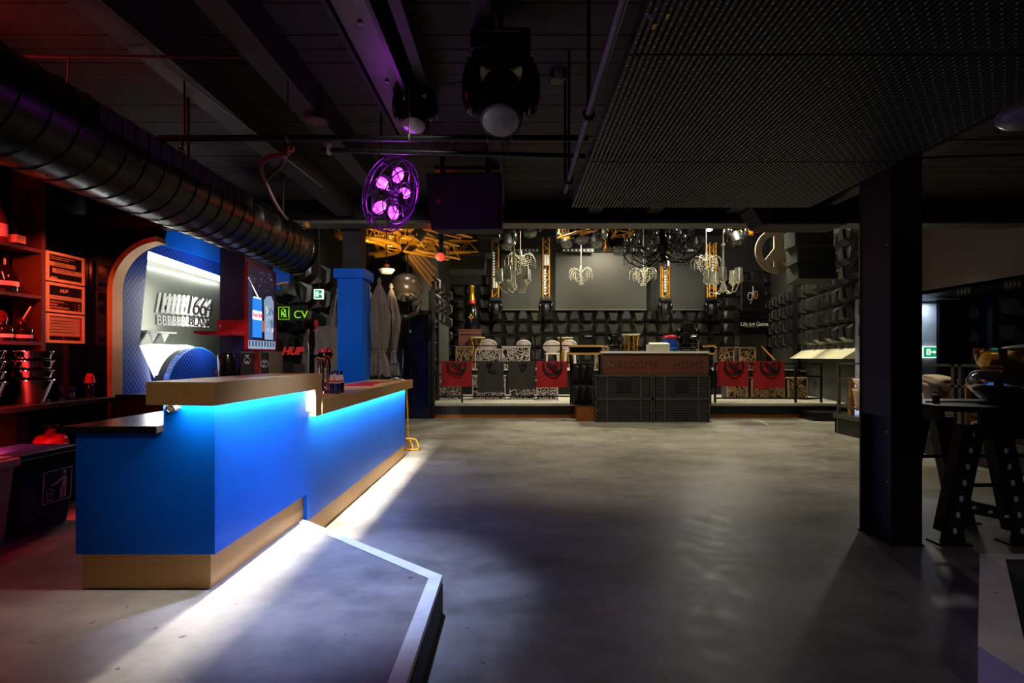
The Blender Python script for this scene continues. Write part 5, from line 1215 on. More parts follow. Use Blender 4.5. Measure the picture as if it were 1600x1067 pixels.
part('corner_post', MB().box(X(1155, 16.2), X(1156, 16.2), 16.2, 16.22, Z(496, 16.2), Z(485, 16.2)).box(X(1200, 16.2), X(1201, 16.2), 16.2, 16.22, Z(496, 16.2), Z(485, 16.2)), 'blackm', lb)
part('stand', MB().box(X(1157, 16.2), X(1199, 16.2), 16.25, 16.65, 1.1, Z(522, 16.2)), 'black', lb)
part('lettering', MB().text('Life is', .17, m_front((X(1157, 16.19), 16.19, Z(509, 16.2))), .004, .003, 0, .95).text('Game', .17, m_front((X(1181, 16.19), 16.19, Z(509, 16.2))), .004, .003, 0, .95).prism([(X(1177.5, 16.19), Z(503.5, 16.2)), (X(1180, 16.19), Z(507, 16.2)), (X(1178, 16.19), Z(508, 16.2)), (X(1178.3, 16.19), Z(509, 16.2)), (X(1176.7, 16.19), Z(509, 16.2)), (X(1177, 16.19), Z(508, 16.2)), (X(1175, 16.19), Z(507, 16.2))], 'y', 16.186, 16.194).box(X(1163, 16.19), X(1186, 16.19), 16.186, 16.194, Z(510.9, 16.2), Z(510.5, 16.2)), 'whiteink', lb)
# red neon board by the pillar
nb = W(1362, 418, 10.1)
nn_ = thing('neon_board', 'black board with a red neon circle behind the pillar', 'sign', nb - Vector((0, 0, .6)))
R_ = Matrix.Rotation(-.24, 3, 'Z')
part('board', MB().cbox(nb + Vector((.12, .0, 0)), .62, .06, 1.2), 'black', nn_, bevel=.05)
part('tube', MB().ring(nb + Vector((.12, -.05, -.02)), .27, .012, (0, 1, 0), 30), 'neonr', nn_, True)
part('letters', MB().text('SMOKE', .11, Matrix.Translation(nb + Vector((.07, -.05, -.22))) @ Matrix.Rotation(-PI / 2, 4, 'Y') @ Matrix(((1, 0, 0, 0), (0, 0, -1, 0), (0, 1, 0, 0), (0, 0, 0, 1))), .004) if False else MB().box(nb.x - .02, nb.x + .03, nb.y - .05, nb.y - .04, nb.z - .2, nb.z - .12).box(nb.x - .02, nb.x + .03, nb.y - .05, nb.y - .04, nb.z - .08, nb.z).box(nb.x - .02, nb.x + .03, nb.y - .05, nb.y - .04, nb.z + .04, nb.z + .12), 'redink', nn_)
part('cable', MB().path([Vector((nb.x - .24, nb.y, 6.24)), nb + Vector((-.24, 0, -.45)), nb + Vector((-.15, 0, -.58)), nb + Vector((0, -.02, -.6)), nb + Vector((.2, -.02, -.56))], .012, 5), 'gunmetal', nn_)
part('orange_cable', MB().path([nb + Vector((-.08, -.04, -.58)), nb + Vector((0, -.04, -.56)), nb + Vector((.08, -.04, -.56))], .014, 5), 'orange', nn_)
# stair side and railing at the left of the stage
sd = thing('stairway', 'dark stairway with sloping handrails left of the stage', 'stairs', (-2.2, 13.5, .36))
part('handrail', MB().tube(W(672, 455, 13.2), W(700, 478, 15.4), .03, 6), 'blackm', sd)
part('handrail', MB().tube(W(672, 480, 13.2), W(702, 497, 15.4), .03, 6), 'blackm', sd)
part('post', MB().box(X(672, 13.2) - .03, X(672, 13.2) + .03, 13.17, 13.23, .36, Z(455, 13.2)), 'blackm', sd)
part('post', MB().box(X(700, 15.4) - .03, X(700, 15.4) + .03, 15.37, 15.43, .36, Z(450, 15.4)), 'blackm', sd)
part('side_panel', MB().box(X(684, 13.6), X(684, 13.6) + .06, 13.4, 15.5, .36, Z(505, 13.6)), 'wallgrn', sd)
part('switch_plate', MB().cbox(W(678, 502, 13.1), .08, .03, .1), 'cream', sd)
part('stringer', MB().add([W(640, 395, 11.8), W(682, 440, 13.0), W(682, 452, 13.0), W(640, 407, 11.8), W(640, 395, 11.8) + Vector((-.1, .02, 0)), W(682, 440, 13.0) + Vector((-.1, .02, 0)), W(682, 452, 13.0) + Vector((-.1, .02, 0)), W(640, 407, 11.8) + Vector((-.1, .02, 0))], [(0, 1, 2, 3), (4, 7, 6, 5), (0, 4, 5, 1), (1, 5, 6, 2), (2, 6, 7, 3), (3, 7, 4, 0)]), 'wood', sd)
# tilted wooden batten panel under the golden truss
wp = thing('plank_panel', 'yellow-brown plank panel sloping under the golden truss', 'panel', W(665, 430, 11.5))
for k in range(4):
    a = W(636 + k * 4, 400 - k * 3, 10.5); b = W(672 + k * 3, 448 - k * 8, 11.9); dv = Vector((.05, .0, .02))
    part('plank', MB().add([a, b, b + dv, a + dv, a + Vector((0, .03, .03)), b + Vector((0, .03, .03)), b + dv + Vector((0, .03, .03)), a + dv + Vector((0, .03, .03))], [(0, 1, 2, 3), (4, 7, 6, 5), (0, 4, 5, 1), (1, 5, 6, 2), (2, 6, 7, 3), (3, 7, 4, 0)]), 'wood', wp)
# golden circular truss
def ring_truss(c, R, w, a0, a1, lab, n=16):
    c = Vector(c); t = thing('ring_truss', lab, 'truss', c + Vector((0, 0, -w)), 'golden ring trusses')
    for (dr, dz) in ((-w / 2, -w / 2), (w / 2, -w / 2), (-w / 2, w / 2), (w / 2, w / 2)):
        part('chord', MB().path([c + Vector(((R + dr) * math.cos(a), (R + dr) * math.sin(a), dz)) for a in [a0 + (a1 - a0) * i / n for i in range(n + 1)]], .038, 8), 'truss', t, True)
    mb = MB()
    for i in range(n // 2):
        a = a0 + (a1 - a0) * (i * 2) / n; b = a0 + (a1 - a0) * (i * 2 + 1) / n
        P_ = lambda an, dr, dz: c + Vector(((R + dr) * math.cos(an), (R + dr) * math.sin(an), dz))
        mb.tube(P_(a, -w / 2, -w / 2), P_(a, -w / 2, w / 2), .015, 5).tube(P_(a, w / 2, -w / 2), P_(a, w / 2, w / 2), .015, 5).tube(P_(a, -w / 2, -w / 2), P_(b, w / 2, -w / 2), .015, 5).tube(P_(a, w / 2, w / 2), P_(b, -w / 2, w / 2), .015, 5)
        mb.tube(P_(a, -w / 2, -w / 2), P_(b, -w / 2, w / 2), .012, 5)
    part('lacing', mb, 'truss', t)
    e0 = c + Vector((R * math.cos(a0), R * math.sin(a0), 0))
    for dz in (-w / 2, w / 2): part('end_coupler', MB().ball(e0 + Vector((0, 0, dz)), .04, n=8), 'redink', t, True)
    return t
ring_truss((-3.15, 9.72, 3.72), .82, .24, -1.5, 1.3, 'golden ring truss nearest the blue column')
ring_truss((-3.0, 11.3, 4.0), 1.1, .24, -1.4, 1.2, 'golden ring truss behind the first one')
truss('straight_truss', 'golden straight truss running right from the rings, lower', (-1.95, 9.5, 3.62), (-1.35, 11.2, 3.78), .28, 'truss', 'golden straight trusses')
truss('straight_truss', 'golden straight truss running right from the rings, upper', (-1.75, 9.6, 4.1), (-1.1, 11.4, 4.3), .28, 'truss', 'golden straight trusses')
truss('straight_truss', 'golden straight truss running back above the plank panel', (-1.6, 11.6, 4.0), (-1.0, 12.3, 4.15), .26, 'truss', 'golden straight trusses')
lamp('ring_truss_light', 'SPOT', (-1.7, 9.0, 2.7), 130, (1, .78, .4), (-2.3, 10.2, 3.9), .1, spot=110)
p = W(686, 402, 9.2)
rl2 = thing('red_spot_lamp', 'hanging spotlight with a glowing red lens', 'stage lamp', p)
Rr = Matrix.Rotation(2.2, 3, 'X')
part('can', MB().lathe([(.06, -.2), (.08, -.16), (.085, .1), (.09, .12)], p + Vector((.02, .12, .08)), 16, Rr), 'blackm', rl2, True)
part('lens', MB().lathe([(.078, .121), (.04, .13), (.01, .134)], p + Vector((.02, .12, .08)), 16, Rr), 'redlamp', rl2, True)
part('bracket', MB().box(p.x - .02, p.x + .06, p.y + .1, p.y + .14, p.z + .1, 6.25), 'blackm', rl2)
lamp('red_spot_light', 'POINT', p + Vector((0, -.12, -.06)), 4, (1, .05, .02), size=.05)
p = W(655, 365, 9.5)
sq_ = thing('square_lamp', 'black square lamp tilted under the golden truss', 'stage lamp', p)
part('housing', MB().cbox(p, .22, .12, .2, Matrix.Rotation(.7, 3, 'Y')), 'black', sq_, bevel=.01)
part('bracket', MB().box(p.x - .03, p.x + .03, p.y, p.y + .04, p.z + .1, 6.25), 'blackm', sq_)
p = W(604, 424, 9.6)
dm = thing('dome_lamp', 'white dome lamp hanging above the closed parasols', 'lamp', p)
part('shade', MB().lathe([(.14, -.02), (.15, 0), (.14, .06), (.08, .1)][::-1] if False else [(.02, -.05), (.1, -.04), (.15, .02), (.15, .04), (.05, .05)], p, 20), 'candle', dm, True)
part('cap', MB().lathe([(.06, .05), (.05, .12), (.02, .14)], p, 12), 'copper', dm, True)
part('rod', MB().tube(p + Vector((0, 0, .14)), (p.x, p.y, 6.25), .012, 6), 'blackm', dm)
lamp('left_hall_light', 'SPOT', (-1.6, 9.8, 5.6), 260, (.95, .97, 1), (-4.2, 10.4, 1.9), .15, spot=75, blend=.7)
# black skull
p = W(636, 458, 10.4)
sk = thing('skull_sculpture', 'large dark skull sculpture hanging above the door', 'sculpture', p - Vector((0, 0, .4)))
part('cranium', MB().ball(p + Vector((-.02, .05, .12)), .33, .40, .29, 20), 'skull', sk, True)
part('brow', MB().path([p + Vector((.26 * math.sin(a), -.30 * math.cos(a) + .02, -.08 + .03 * math.cos(3 * a))) for a in [-1.1 + i * .2 for i in range(12)]], .05, 8), 'skull', sk, True)
part('cheek', MB().path([p + Vector((.28, -.1, -.12)), p + Vector((.27, -.22, -.22)), p + Vector((.16, -.30, -.28))], .045, 8), 'skull', sk, True)
part('cheek', MB().path([p + Vector((-.28, -.1, -.12)), p + Vector((-.27, -.22, -.22)), p + Vector((-.16, -.30, -.28))], .045, 8), 'skull', sk, True)
part('jaw', MB().path([p + Vector((.26, .0, -.15)), p + Vector((.22, -.18, -.42)), p + Vector((.06, -.30, -.5)), p + Vector((-.06, -.30, -.5)), p + Vector((-.22, -.18, -.42)), p + Vector((-.26, .0, -.15))], .05, 8), 'skull', sk, True)
part('nose', MB().add([p + Vector(v) for v in ((-.05, -.30, -.2), (.05, -.30, -.2), (0, -.33, -.08), (0, -.22, -.15))], [(0, 1, 2), (0, 2, 3), (1, 3, 2), (0, 3, 1)]), 'skull', sk)
part('eye_socket', MB().ball(p + Vector((.12, -.26, -.12)), .08, .06, .07, 10), 'ink', sk, True)
part('eye_socket', MB().ball(p + Vector((-.12, -.26, -.12)), .08, .06, .07, 10), 'ink', sk, True)
part('hanger', MB().tube(p + Vector((0, .05, .35)), (p.x, p.y + .05, 6.25), .015, 6), 'blackm', sk)
# closed parasols
def parasol(px, pt, pb, d_, wpx, lab, seed):
    rnd = random.Random(seed); x = X(px, d_); zt = Z(pt, d_); zb = Z(pb, d_); w = wpx / F * d_ / 2
    t = thing('closed_parasol', lab, 'parasol', (x, d_, 0), 'closed taupe parasols')
    n = 72; prof = [(.08, 0), (.34, .07), (.66, .2), (.84, .30)]
    def surf(prof, zt, H, amp, ph):
        vs = []; fs = []
        for r, v in prof:
            for i in range(n):
                a = 2 * PI * i / n
                q_ = min(1, v * 4); f = 1 + amp * .34 * q_ * math.sin(a * 9 + ph + v * 2.5) + amp * .2 * q_ * math.sin(a * 16 + ph * 2 - v * 3)
                vs.append((x + w * r * f * math.cos(a), d_ + w * r * f * math.sin(a), zt - H * v + .03 * math.sin(a * 8 + ph) * (v > .25)))
        for j in range(len(prof) - 1):
            for i in range(n): fs.append((j * n + i, j * n + (i + 1) % n, (j + 1) * n + (i + 1) % n, (j + 1) * n + i))
        return MB().add(vs, fs)
    H = zt - zb
    part('canopy', surf([(.3, .1), (.62, .22), (.9, .36), (.85, .5), (.6, .66), (.42, .72), (.62, .8), (.82, .96)], zt, H, .5, seed), 'canvas', t, True)
    part('top_cap', surf([(.05, 0), (.3, .06), (.5, .13), (.72, .25)], zt, H, .5, seed + 1), 'canvas', t, True)
    part('finial', MB().lathe([(.03, 0), (.045, .03), (.02, .09), (.004, .1)], (x, d_, zt - .03), 10), 'canvas', t, True)
    part('tie', MB().ring((x, d_, zt - H * .72), w * .47, .018, n=20), 'canvas', t, True)
    part('pole', MB().tube((x, d_, .04), (x, d_, zt), .025, 8), 'steel', t)
    part('base', MB().lathe([(.22, 0), (.22, .03), (.04, .05)], (x, d_, 0), 16), 'blackm', t)
parasol(592.5, 440, 592, 8.9, 36, 'closed taupe parasol right of the blue column, front one', 3)
parasol(611, 448, 590, 9.5, 28, 'closed taupe parasol right of the blue column, rear one', 5)
parasol(576, 450, 590, 9.8, 30, 'closed taupe parasol partly behind the blue column', 8)
parasol(528, 455, 590, 10.2, 30, 'closed taupe parasol half hidden by the blue column, left side', 11)
tp = thing('draped_cover', 'taupe fabric cover draped over furniture behind the taps', 'cover', (X(511, 9.4), 9.4, 0))
vs = []; n = 36; x = X(511, 9.4)
for r, z in ((.02, Z(509, 9.4)), (.30, Z(513, 9.4)), (.36, Z(530, 9.4)), (.38, Z(560, 9.4)), (.42, Z(600, 9.4)), (.45, .2)):
    for i in range(n):
        a = 2 * PI * i / n; f = 1 + .12 * math.sin(a * 9 + z) * (r > .1)
        vs.append((x + r * f * math.cos(a), 9.4 + r * f * math.sin(a), z))
part('cloth', MB().add(vs, [(j * n + i, j * n + (i + 1) % n, (j + 1) * n + (i + 1) % n, (j + 1) * n + i) for j in range(5) for i in range(n)]), 'canvas', tp, True)
part('hem', MB().ring((x, 9.4, .2), .45, .012, n=24), 'canvas', tp, True)
# chrome stool rails behind the bar end
hs = thing('folded_step_ladder', 'chrome folded step ladder leaning past the bar end', 'ladder', (X(624, 8.6), 8.6, 0))
for a, b in (((617, 598), (621, 545)), ((622, 598), (630, 545))):
    part('rail', MB().tube((X(a[0], 8.5) , 8.5, .02), W(b[0], b[1], 8.8), .014, 8), 'chrome', hs)
part('rung', MB().tube(W(609, 570, 8.7), W(624, 569, 8.7), .012, 6), 'chrome', hs)
# exit signs, neon letters, wall frame in the left hall
def exit_sign(c, w, h, facing, lab, hang=False):
    c = Vector(c); t = thing('exit_sign', lab, 'exit sign', c - Vector((0, 0, h / 2)), 'green exit signs')
    f = m_front(c) if facing == 'f' else m_left(c)
    bx_ = lambda a, b, c_, d_, e, g: MB().box(a, b, c_, d_, e, g).xf(f)
    if hang: part('hanger', MB().tube(c + Vector((0, .03, h / 2)), (c.x, c.y + .03, 6.25), .01, 6), 'blackm', t)
    part('housing', bx_(-w / 2, w / 2, -h / 2, h / 2, -.05, 0), 'exitw', t)
    part('face', bx_(-w / 2 + .02, w / 2 - .02, -h / 2 + .02, h / 2 - .02, 0, .006), 'green', t)
    k = h
    mb = MB().prism([(-.30 * k, -.26 * k), (-.30 * k, .26 * k), (.02 * k, .26 * k), (.02 * k, -.26 * k)], 'z', .006, .009)
    mb.prism([(.10 * k, .06 * k), (.34 * k, .06 * k), (.34 * k, .16 * k), (.52 * k, 0), (.34 * k, -.16 * k), (.34 * k, -.06 * k), (.10 * k, -.06 * k)], 'z', .006, .009)
    part('symbol', mb.xf(f), 'exitw', t)
    part('figure', MB().ball((-.14 * k, .16 * k, .012), .05 * k, .05 * k, .004, 8).path([(-.14 * k, .1 * k, .012), (-.16 * k, -.05 * k, .012), (-.24 * k, -.2 * k, .012)], .025 * k, 4).path([(-.16 * k, -.05 * k, .012), (-.06 * k, -.18 * k, .012)], .025 * k, 4).path([(-.24 * k, .03 * k, .012), (-.14 * k, .08 * k, .012), (-.04 * k, .02 * k, .012)], .02 * k, 4).xf(f), 'green', t)
exit_sign(W(497.5, 459.5, 10.6), .19, .20, 'f', 'green exit sign with running figure on the left hall wall', hang=True)
exit_sign(W(1453, 550, 11.38), .32, .26, 'f', 'green exit sign in the lit gap beside the pillar')
ns = thing('neon_letters', 'green neon letters on the dark tiled wall', 'neon sign', W(450, 490, 9.3))
f = m_front(W(437, 497, 9.3))
part('box_frame', MB().path([(-.02, -.02, 0), (.17, -.02, 0), (.17, .20, 0), (-.02, .20, 0)], .006, 5, True).path([(.05 + .06 * math.sin(a), .09 + .08 * math.cos(a), 0) for a in [i * .35 for i in range(9)]], .006, 5).xf(f), 'neong', ns)
part('letters', MB().text('KI', .2, f @ Matrix.Translation((.01, .02, 0)), .004, -.004).text('CV', .2, f @ Matrix.Translation((.25, .0, 0)), .004, -.002), 'neong', ns)
part('backing', MB().box(-.05, .5, -.05, .24, -.03, -.02).xf(f), 'black', ns)
wf = thing('wall_frame', 'thin empty black frame on the left hall wall', 'frame', W(522, 500, 12.3))
a, b = W(515, 465, 12.45), W(531, 533, 12.45)
part('frame', MB().box(a.x, b.x, 12.44, 12.48, b.z, b.z + .03).box(a.x, b.x, 12.44, 12.48, a.z - .03, a.z).box(a.x, a.x + .02, 12.44, 12.48, b.z, a.z).box(b.x - .02, b.x, 12.44, 12.48, b.z, a.z), 'gunmetal', wf)
part('panel', MB().box(a.x, b.x, 12.48, 12.5, b.z, a.z), 'black', wf)
# ================================================================ CEILING THINGS
# spiral duct
DX, DZ, RDU, DE = -2.81, 2.87, .30, 6.5
du = thing('ventilation_duct', 'thick black spiral duct running along the ceiling above the bar', 'duct', (DX, 3, DZ - RDU))
ry = Matrix.Rotation(-PI / 2, 3, 'X')
part('tube', MB().lathe([(RDU, -1.5), (RDU, DE - .02), (RDU - .008, DE), (RDU - .008, -1.5)], (DX, 0, DZ), 48, ry), 'duct', du, True)
sp = []
y = -1.0; k = 0
while y < DE - .05:
    a = k * 2 * PI / 24; sp.append((DX + (RDU + .002) * math.cos(a), y, DZ + (RDU + .002) * math.sin(a))); k += 1; y += .18 / 24
part('seam', MB().path(sp, .005, 4), 'duct', du, True)
part('end_ring', MB().ring((DX, DE, DZ), RDU, .014, (0, 1, 0), 48), 'duct', du, True)
part('inner_lining', MB().lathe([(RDU - .02, -1.4), (RDU - .02, DE - .01), (.01, DE - .6)], (DX, 0, DZ), 32, ry), 'black', du, True)
gr = part('grille', MB().box(DX + RDU * .62, DX + RDU * .99, 3.1, 4.9, DZ + .02, DZ + .16), 'black', du)
for k in range(14): part('grille_slat', MB().box(DX + RDU * .95, DX + RDU * 1.0, 3.15 + k * .12, 3.165 + k * .12, DZ + .03, DZ + .15), 'blackm', gr)
for y in (2.2, 4.4, 6.2): part('hanger', MB().tube((DX, y, DZ + RDU), (DX, y, CH), .012, 6), 'blackm', du)
# sprinkler pipes
PD = 4.0
zp, zq = Z(216, PD), Z(232, PD)
sp_ = thing('ceiling_pipe', 'upper black pipe crossing under the ceiling boards', 'pipe', (X(580, PD), PD, zp), 'pipes under the ceiling')
part('tube', MB().tube((X(250, PD), PD, zp), (X(918, PD), PD, zp), .024, 10), 'blackm', sp_, True)
for px in (450, 640, 762, 800): part('clamp', MB().ring((X(px, PD), PD, zp), .028, .008, (1, 0, 0), 12).tube((X(px, PD), PD, zp), (X(px, PD), PD, CH), .006, 5), 'gunmetal', sp_)
s2 = thing('ceiling_pipe', 'lower thin black pipe below the crossing pipe', 'pipe', (X(700, PD), PD, zq), 'pipes under the ceiling')
part('tube', MB().tube((X(500, PD), PD + .03, zq), (X(915, PD), PD + .03, zq - .05), .02, 10), 'blackm', s2, True)
for px in (512, 793): part('bracket', MB().cbox((X(px, PD), PD + .03, zq + .01), .025, .04, .09), 'lightgrey', s2)
s3 = thing('sprinkler', 'sprinkler head hanging from the crossing pipe at left', 'sprinkler', (X(285, PD), PD, zp - .1))
part('drop', MB().tube((X(285, PD), PD, zp), (X(284, PD), PD, zp - .06), .012, 8), 'blackm', s3)
part('deflector', MB().lathe([(.022, -.085), (.024, -.08), (.008, -.07), (.008, -.05)], (X(284, PD), PD, zp), 12), 'steel', s3, True)
part('riser', MB().tube((X(288, PD), PD, zp), (X(288, PD), PD, CH), .008, 6), 'blackm', s3)
s4 = thing('ceiling_rod', 'thin rod under the beams at the upper left', 'rod', (X(200, 3.6), 3.6, Z(88, 3.6)))
part('rod', MB().tube((X(34, 3.6), 3.6, Z(88, 3.6)), (X(376, 3.6), 3.6, Z(89, 3.6)), .010, 8), 'gunmetal', s4)
part('drop', MB().path([(X(107, 3.6), 3.6, Z(88, 3.6)), (X(107, 3.6), 3.6, Z(115, 3.6)), (X(105, 3.6), 3.6, Z(131, 3.6))], .006, 6), 'gunmetal', s4)
cbl = thing('ceiling_cable', 'thin loose cable running along the lit ceiling beam', 'cable', (X(280, 4), 4, 3.6))
part('cable', MB().path([(-2.48, 2.6, 3.64), (-2.47, 3.2, 3.62), (-2.46, 3.6, 3.56), (-2.48, 4.1, 3.60), (-2.46, 4.8, 3.62), (-2.42, 5.6, 3.60), (-2.40, 6.4, 3.62)], .007, 6), 'gunmetal', cbl, True)
part('clip', MB().cbox((-2.47, 3.2, 3.635), .03, .02, .03), 'gunmetal', cbl)
hz = thing('rubber_hose', 'brown rubber hose looping from the pipe to the duct end', 'hose', W(445, 290, 5))
def sm(pts, n=6):
    out = []
    for i in range(len(pts) - 1):
        p0, p1, p2, p3 = pts[max(i - 1, 0)], pts[i], pts[i + 1], pts[min(i + 2, len(pts) - 1)]
        for j in range(n):
            t = j / n; out.append(.5 * ((2 * p1) + (p2 - p0) * t + (2 * p0 - 5 * p1 + 4 * p2 - p3) * t * t + (3 * p1 - p0 - 3 * p2 + p3) * t ** 3))
    return out + [pts[-1]]
part('hose', MB().path(sm([W(455, 232, 4.05), W(444, 242, 4.15), W(420, 246, 4.3), W(408, 258, 4.5), W(413, 282, 4.8), W(430, 318, 5.3), W(450, 345, 5.9), W(468, 354, 6.4), W(478, 352, 6.6)]), .022, 8), 'hose', hz, True)
part('branch_hose', MB().path(sm([W(447, 240, 4.1), W(444, 252, 4.3), W(432, 266, 4.6), W(414, 282, 4.82)]), .018, 8), 'hose', hz, True)
part('coupling', MB().ball(W(455, 232, 4.05), .03, n=8).ball(W(479, 352, 6.6), .05, n=8), 'copper', hz, True)
dk = thing('ceiling_speaker', 'round ceiling speaker under the second beam', 'speaker', W(495, 190, 4.6))
p = W(495, 190, 4.6)
part('ring', MB().lathe([(.10, 0), (.105, .01), (.1, .06), (.05, .08)], p, 20), 'beamw', dk, True)
part('cone', MB().lathe([(.09, -.002), (.05, .004), (.001, .006)], p, 20), 'hose', dk, True)
part('mount', MB().tube(p + Vector((0, 0, .07)), (p.x, p.y, CH), .05, 10), 'black', dk)
jb = thing('junction_box', 'small pale junction box with red print on the ceiling', 'junction box', W(872, 122, 4.4))
p = W(872, 122, 4.4); p = Vector((p.x, p.y, CH - .08))
part('box', MB().cbox(p + Vector((0, 0, .04)), .14, .12, .08), 'black', jb, bevel=.006)
part('label', MB().cbox(p + Vector((0, -.062, .04)), .075, .004, .065), 'paper', jb)
part('print', MB().cbox(p + Vector((-.01, -.065, .05)), .03, .003, .012).cbox(p + Vector((.012, -.065, .028)), .04, .003, .012), 'orange', jb)
part('cable', MB().path([p + Vector((-.07, 0, .05)), p + Vector((-.3, -.02, .03)), p + Vector((-.6, 0, .06))], .006, 5), 'blackm', jb)
# moving heads under the low ceiling
moving_head((X(783, 3.7), 3.7, 3.79), .62, 'large black moving head lamp hanging under the ceiling boards', group='near moving heads', up=False, tilt=-.42, hang=CH)
moving_head((X(648, 4.2), 4.2, CH - .16), .40, 'slim black moving head lamp beside the violet channel beam', group='near moving heads', up=False, tilt=-.3, hang=CH)
wr_ = thing('lamp_cable', 'thin cable looping between lamp and crossing pipe', 'cable', W(690, 215, 4.1))
part('cable', MB().path(sm([W(600 + 215 / 3.14, 188, 4.1), W(672, 215, 4.08), W(690, 241, 4.05), W(706, 238, 4.05), W(714, 215, 4.05)]), .007, 5), 'blackm', wr_, True)
part('upper_cable', MB().path(sm([W(668, 128, 4.0), W(700, 131, 3.95), W(738, 124, 3.8)]), .006, 5), 'blackm', wr_, True)
# cage pendant with violet bulbs
pc = W(612, 304, 4.75)
cg = thing('cage_pendant', 'round wire cage pendant with five glowing violet bulbs', 'pendant lamp', pc)
ax = Vector((.86, -.30, -.40)).normalized(); Rq = Vector((0, 0, 1)).rotation_difference(ax).to_matrix()
CR, CT = .345, .12
for (r, h) in ((CR, 0), (CR * .97, .055), (CR * .97, -.055), (CR * .72, .105), (CR * .72, -.105), (CR * .4, .12), (CR * .4, -.12)):
    part('ring_wire', MB().ring(pc + ax * h, r, .006 if abs(h) > .06 else .007, ax, 40, 5), 'cage', cg, True)
for s_ in (-1, 1):
    for k in range(8):
        a = 2 * PI * k / 8 + (.2 if s_ > 0 else 0)
        part('spoke_wire', MB().path([pc + Rq @ Vector((r * CR * math.cos(a + tw), r * CR * math.sin(a + tw), s_ * h)) for r, h, tw in ((.15, .12, 0), (.4, .122, .12), (.72, .106, .25), (.97, .055, .32), (1.0, 0, .34))], .0055, 5), 'cage', cg, True)
part('hub', MB().lathe([(.05, -.1), (.07, -.04), (.07, .04), (.05, .1)], pc, 14, Rq), 'blackm', cg, True)
for k in range(5):
    a = 2 * PI * k / 5 + .35; e = Rq @ Vector((math.cos(a), math.sin(a), 0))
    bl = part('bulb', MB().lathe([(.012, 0), (.03, .015), (.05, .055), (.052, .09), (.035, .13), (.004, .145)], pc + e * .11, 12, Vector((0, 0, 1)).rotation_difference(e).to_matrix()), 'bulb_violet', cg, True)
    part('socket', MB().tube(pc + e * .06, pc + e * .12, .018, 8), 'blackm', cg)
    lamp('violet_bulb_light', 'POINT', pc + e * .19 + ax * .075, 2.0, (.62, .05, 1.0), size=.03)
part('rod', MB().tube(pc + Vector((-.10, 0, .0)), (pc.x - .10, pc.y, CH), .010, 8), 'black', cg)
part('stay', MB().tube(pc + ax * -.05, pc + Vector((-.30, .05, .12)), .006, 6), 'steel', cg)
# hanging speaker lit violet
sx0, sx1, sd = X(664, 6), X(784, 6), 6.0
sb = thing('hanging_speaker', 'big black loudspeaker tinted violet beside the cage pendant', 'speaker', ((sx0 + sx1) / 2, sd, Z(358, sd)))
part('cabinet', MB().add([(sx0, sd, Z(270, sd)), (sx1, sd, Z(268, sd)), (sx1, sd - .0, Z(358, sd)), (sx0 + .07, sd, Z(359, sd)), (sx0 + .04, sd + .55, Z(270, sd)), (sx1, sd + .55, Z(268, sd)), (sx1, sd + .5, Z(350, sd)), (sx0 + .1, sd + .5, Z(350, sd))], [(0, 1, 2, 3), (4, 7, 6, 5), (0, 4, 5, 1), (1, 5, 6, 2), (2, 6, 7, 3), (3, 7, 4, 0)]), 'plumspk', sb, bevel=.015)
part('grille', MB().add([(sx0 + .05, sd - .015, Z(274, sd)), (sx1 - .03, sd - .015, Z(272, sd)), (sx1 - .03, sd - .015, Z(353, sd)), (sx0 + .11, sd - .015, Z(354, sd)), (sx0 + .05, sd, Z(274, sd)), (sx1 - .03, sd, Z(272, sd)), (sx1 - .03, sd, Z(353, sd)), (sx0 + .11, sd, Z(354, sd))], [(0, 1, 2, 3), (4, 7, 6, 5), (0, 4, 5, 1), (1, 5, 6, 2), (2, 6, 7, 3), (3, 7, 4, 0)]), 'plumspk', sb)
part('badge', MB().cbox(W(685, 315, sd - .02), .05, .012, .05), 'copper', sb)
for xx in (sx0 + .15, sx1 - .2): part('bracket', MB().box(xx, xx + .05, sd + .2, sd + .26, Z(270, sd), CH), 'blackm', sb)
part('fly_bar', MB().box(X(675, sd), X(780, sd), sd + .18, sd + .28, Z(256, sd), Z(250, sd)), 'blackm', sb)
s5 = thing('hanging_speaker', 'black loudspeaker under the beam left of the pillar', 'speaker', (X(1250, 7.2), 7.2, Z(354, 7.2)))
part('cabinet', MB().box(X(1196, 7.2), X(1318, 7.2), 7.1, 7.6, Z(353, 7.2), Z(322, 7.2)), 'spk', s5, bevel=.02)
part('grille', MB().box(X(1200, 7.2), X(1314, 7.2), 7.085, 7.1, Z(350, 7.2), Z(326, 7.2)), 'black', s5)
part('bracket', MB().box(X(1255, 7.2) - .03, X(1255, 7.2) + .03, 7.3, 7.36, Z(324, 7.2), CH), 'blackm', s5)
part('wedge_side', MB().prism([(X(1170, 7.2), Z(326, 7.2)), (X(1196, 7.2), Z(326, 7.2)), (X(1196, 7.2), Z(353, 7.2)), (X(1188, 7.2), Z(353, 7.2))], 'y', 7.12, 7.5), 'plumspk', s5)
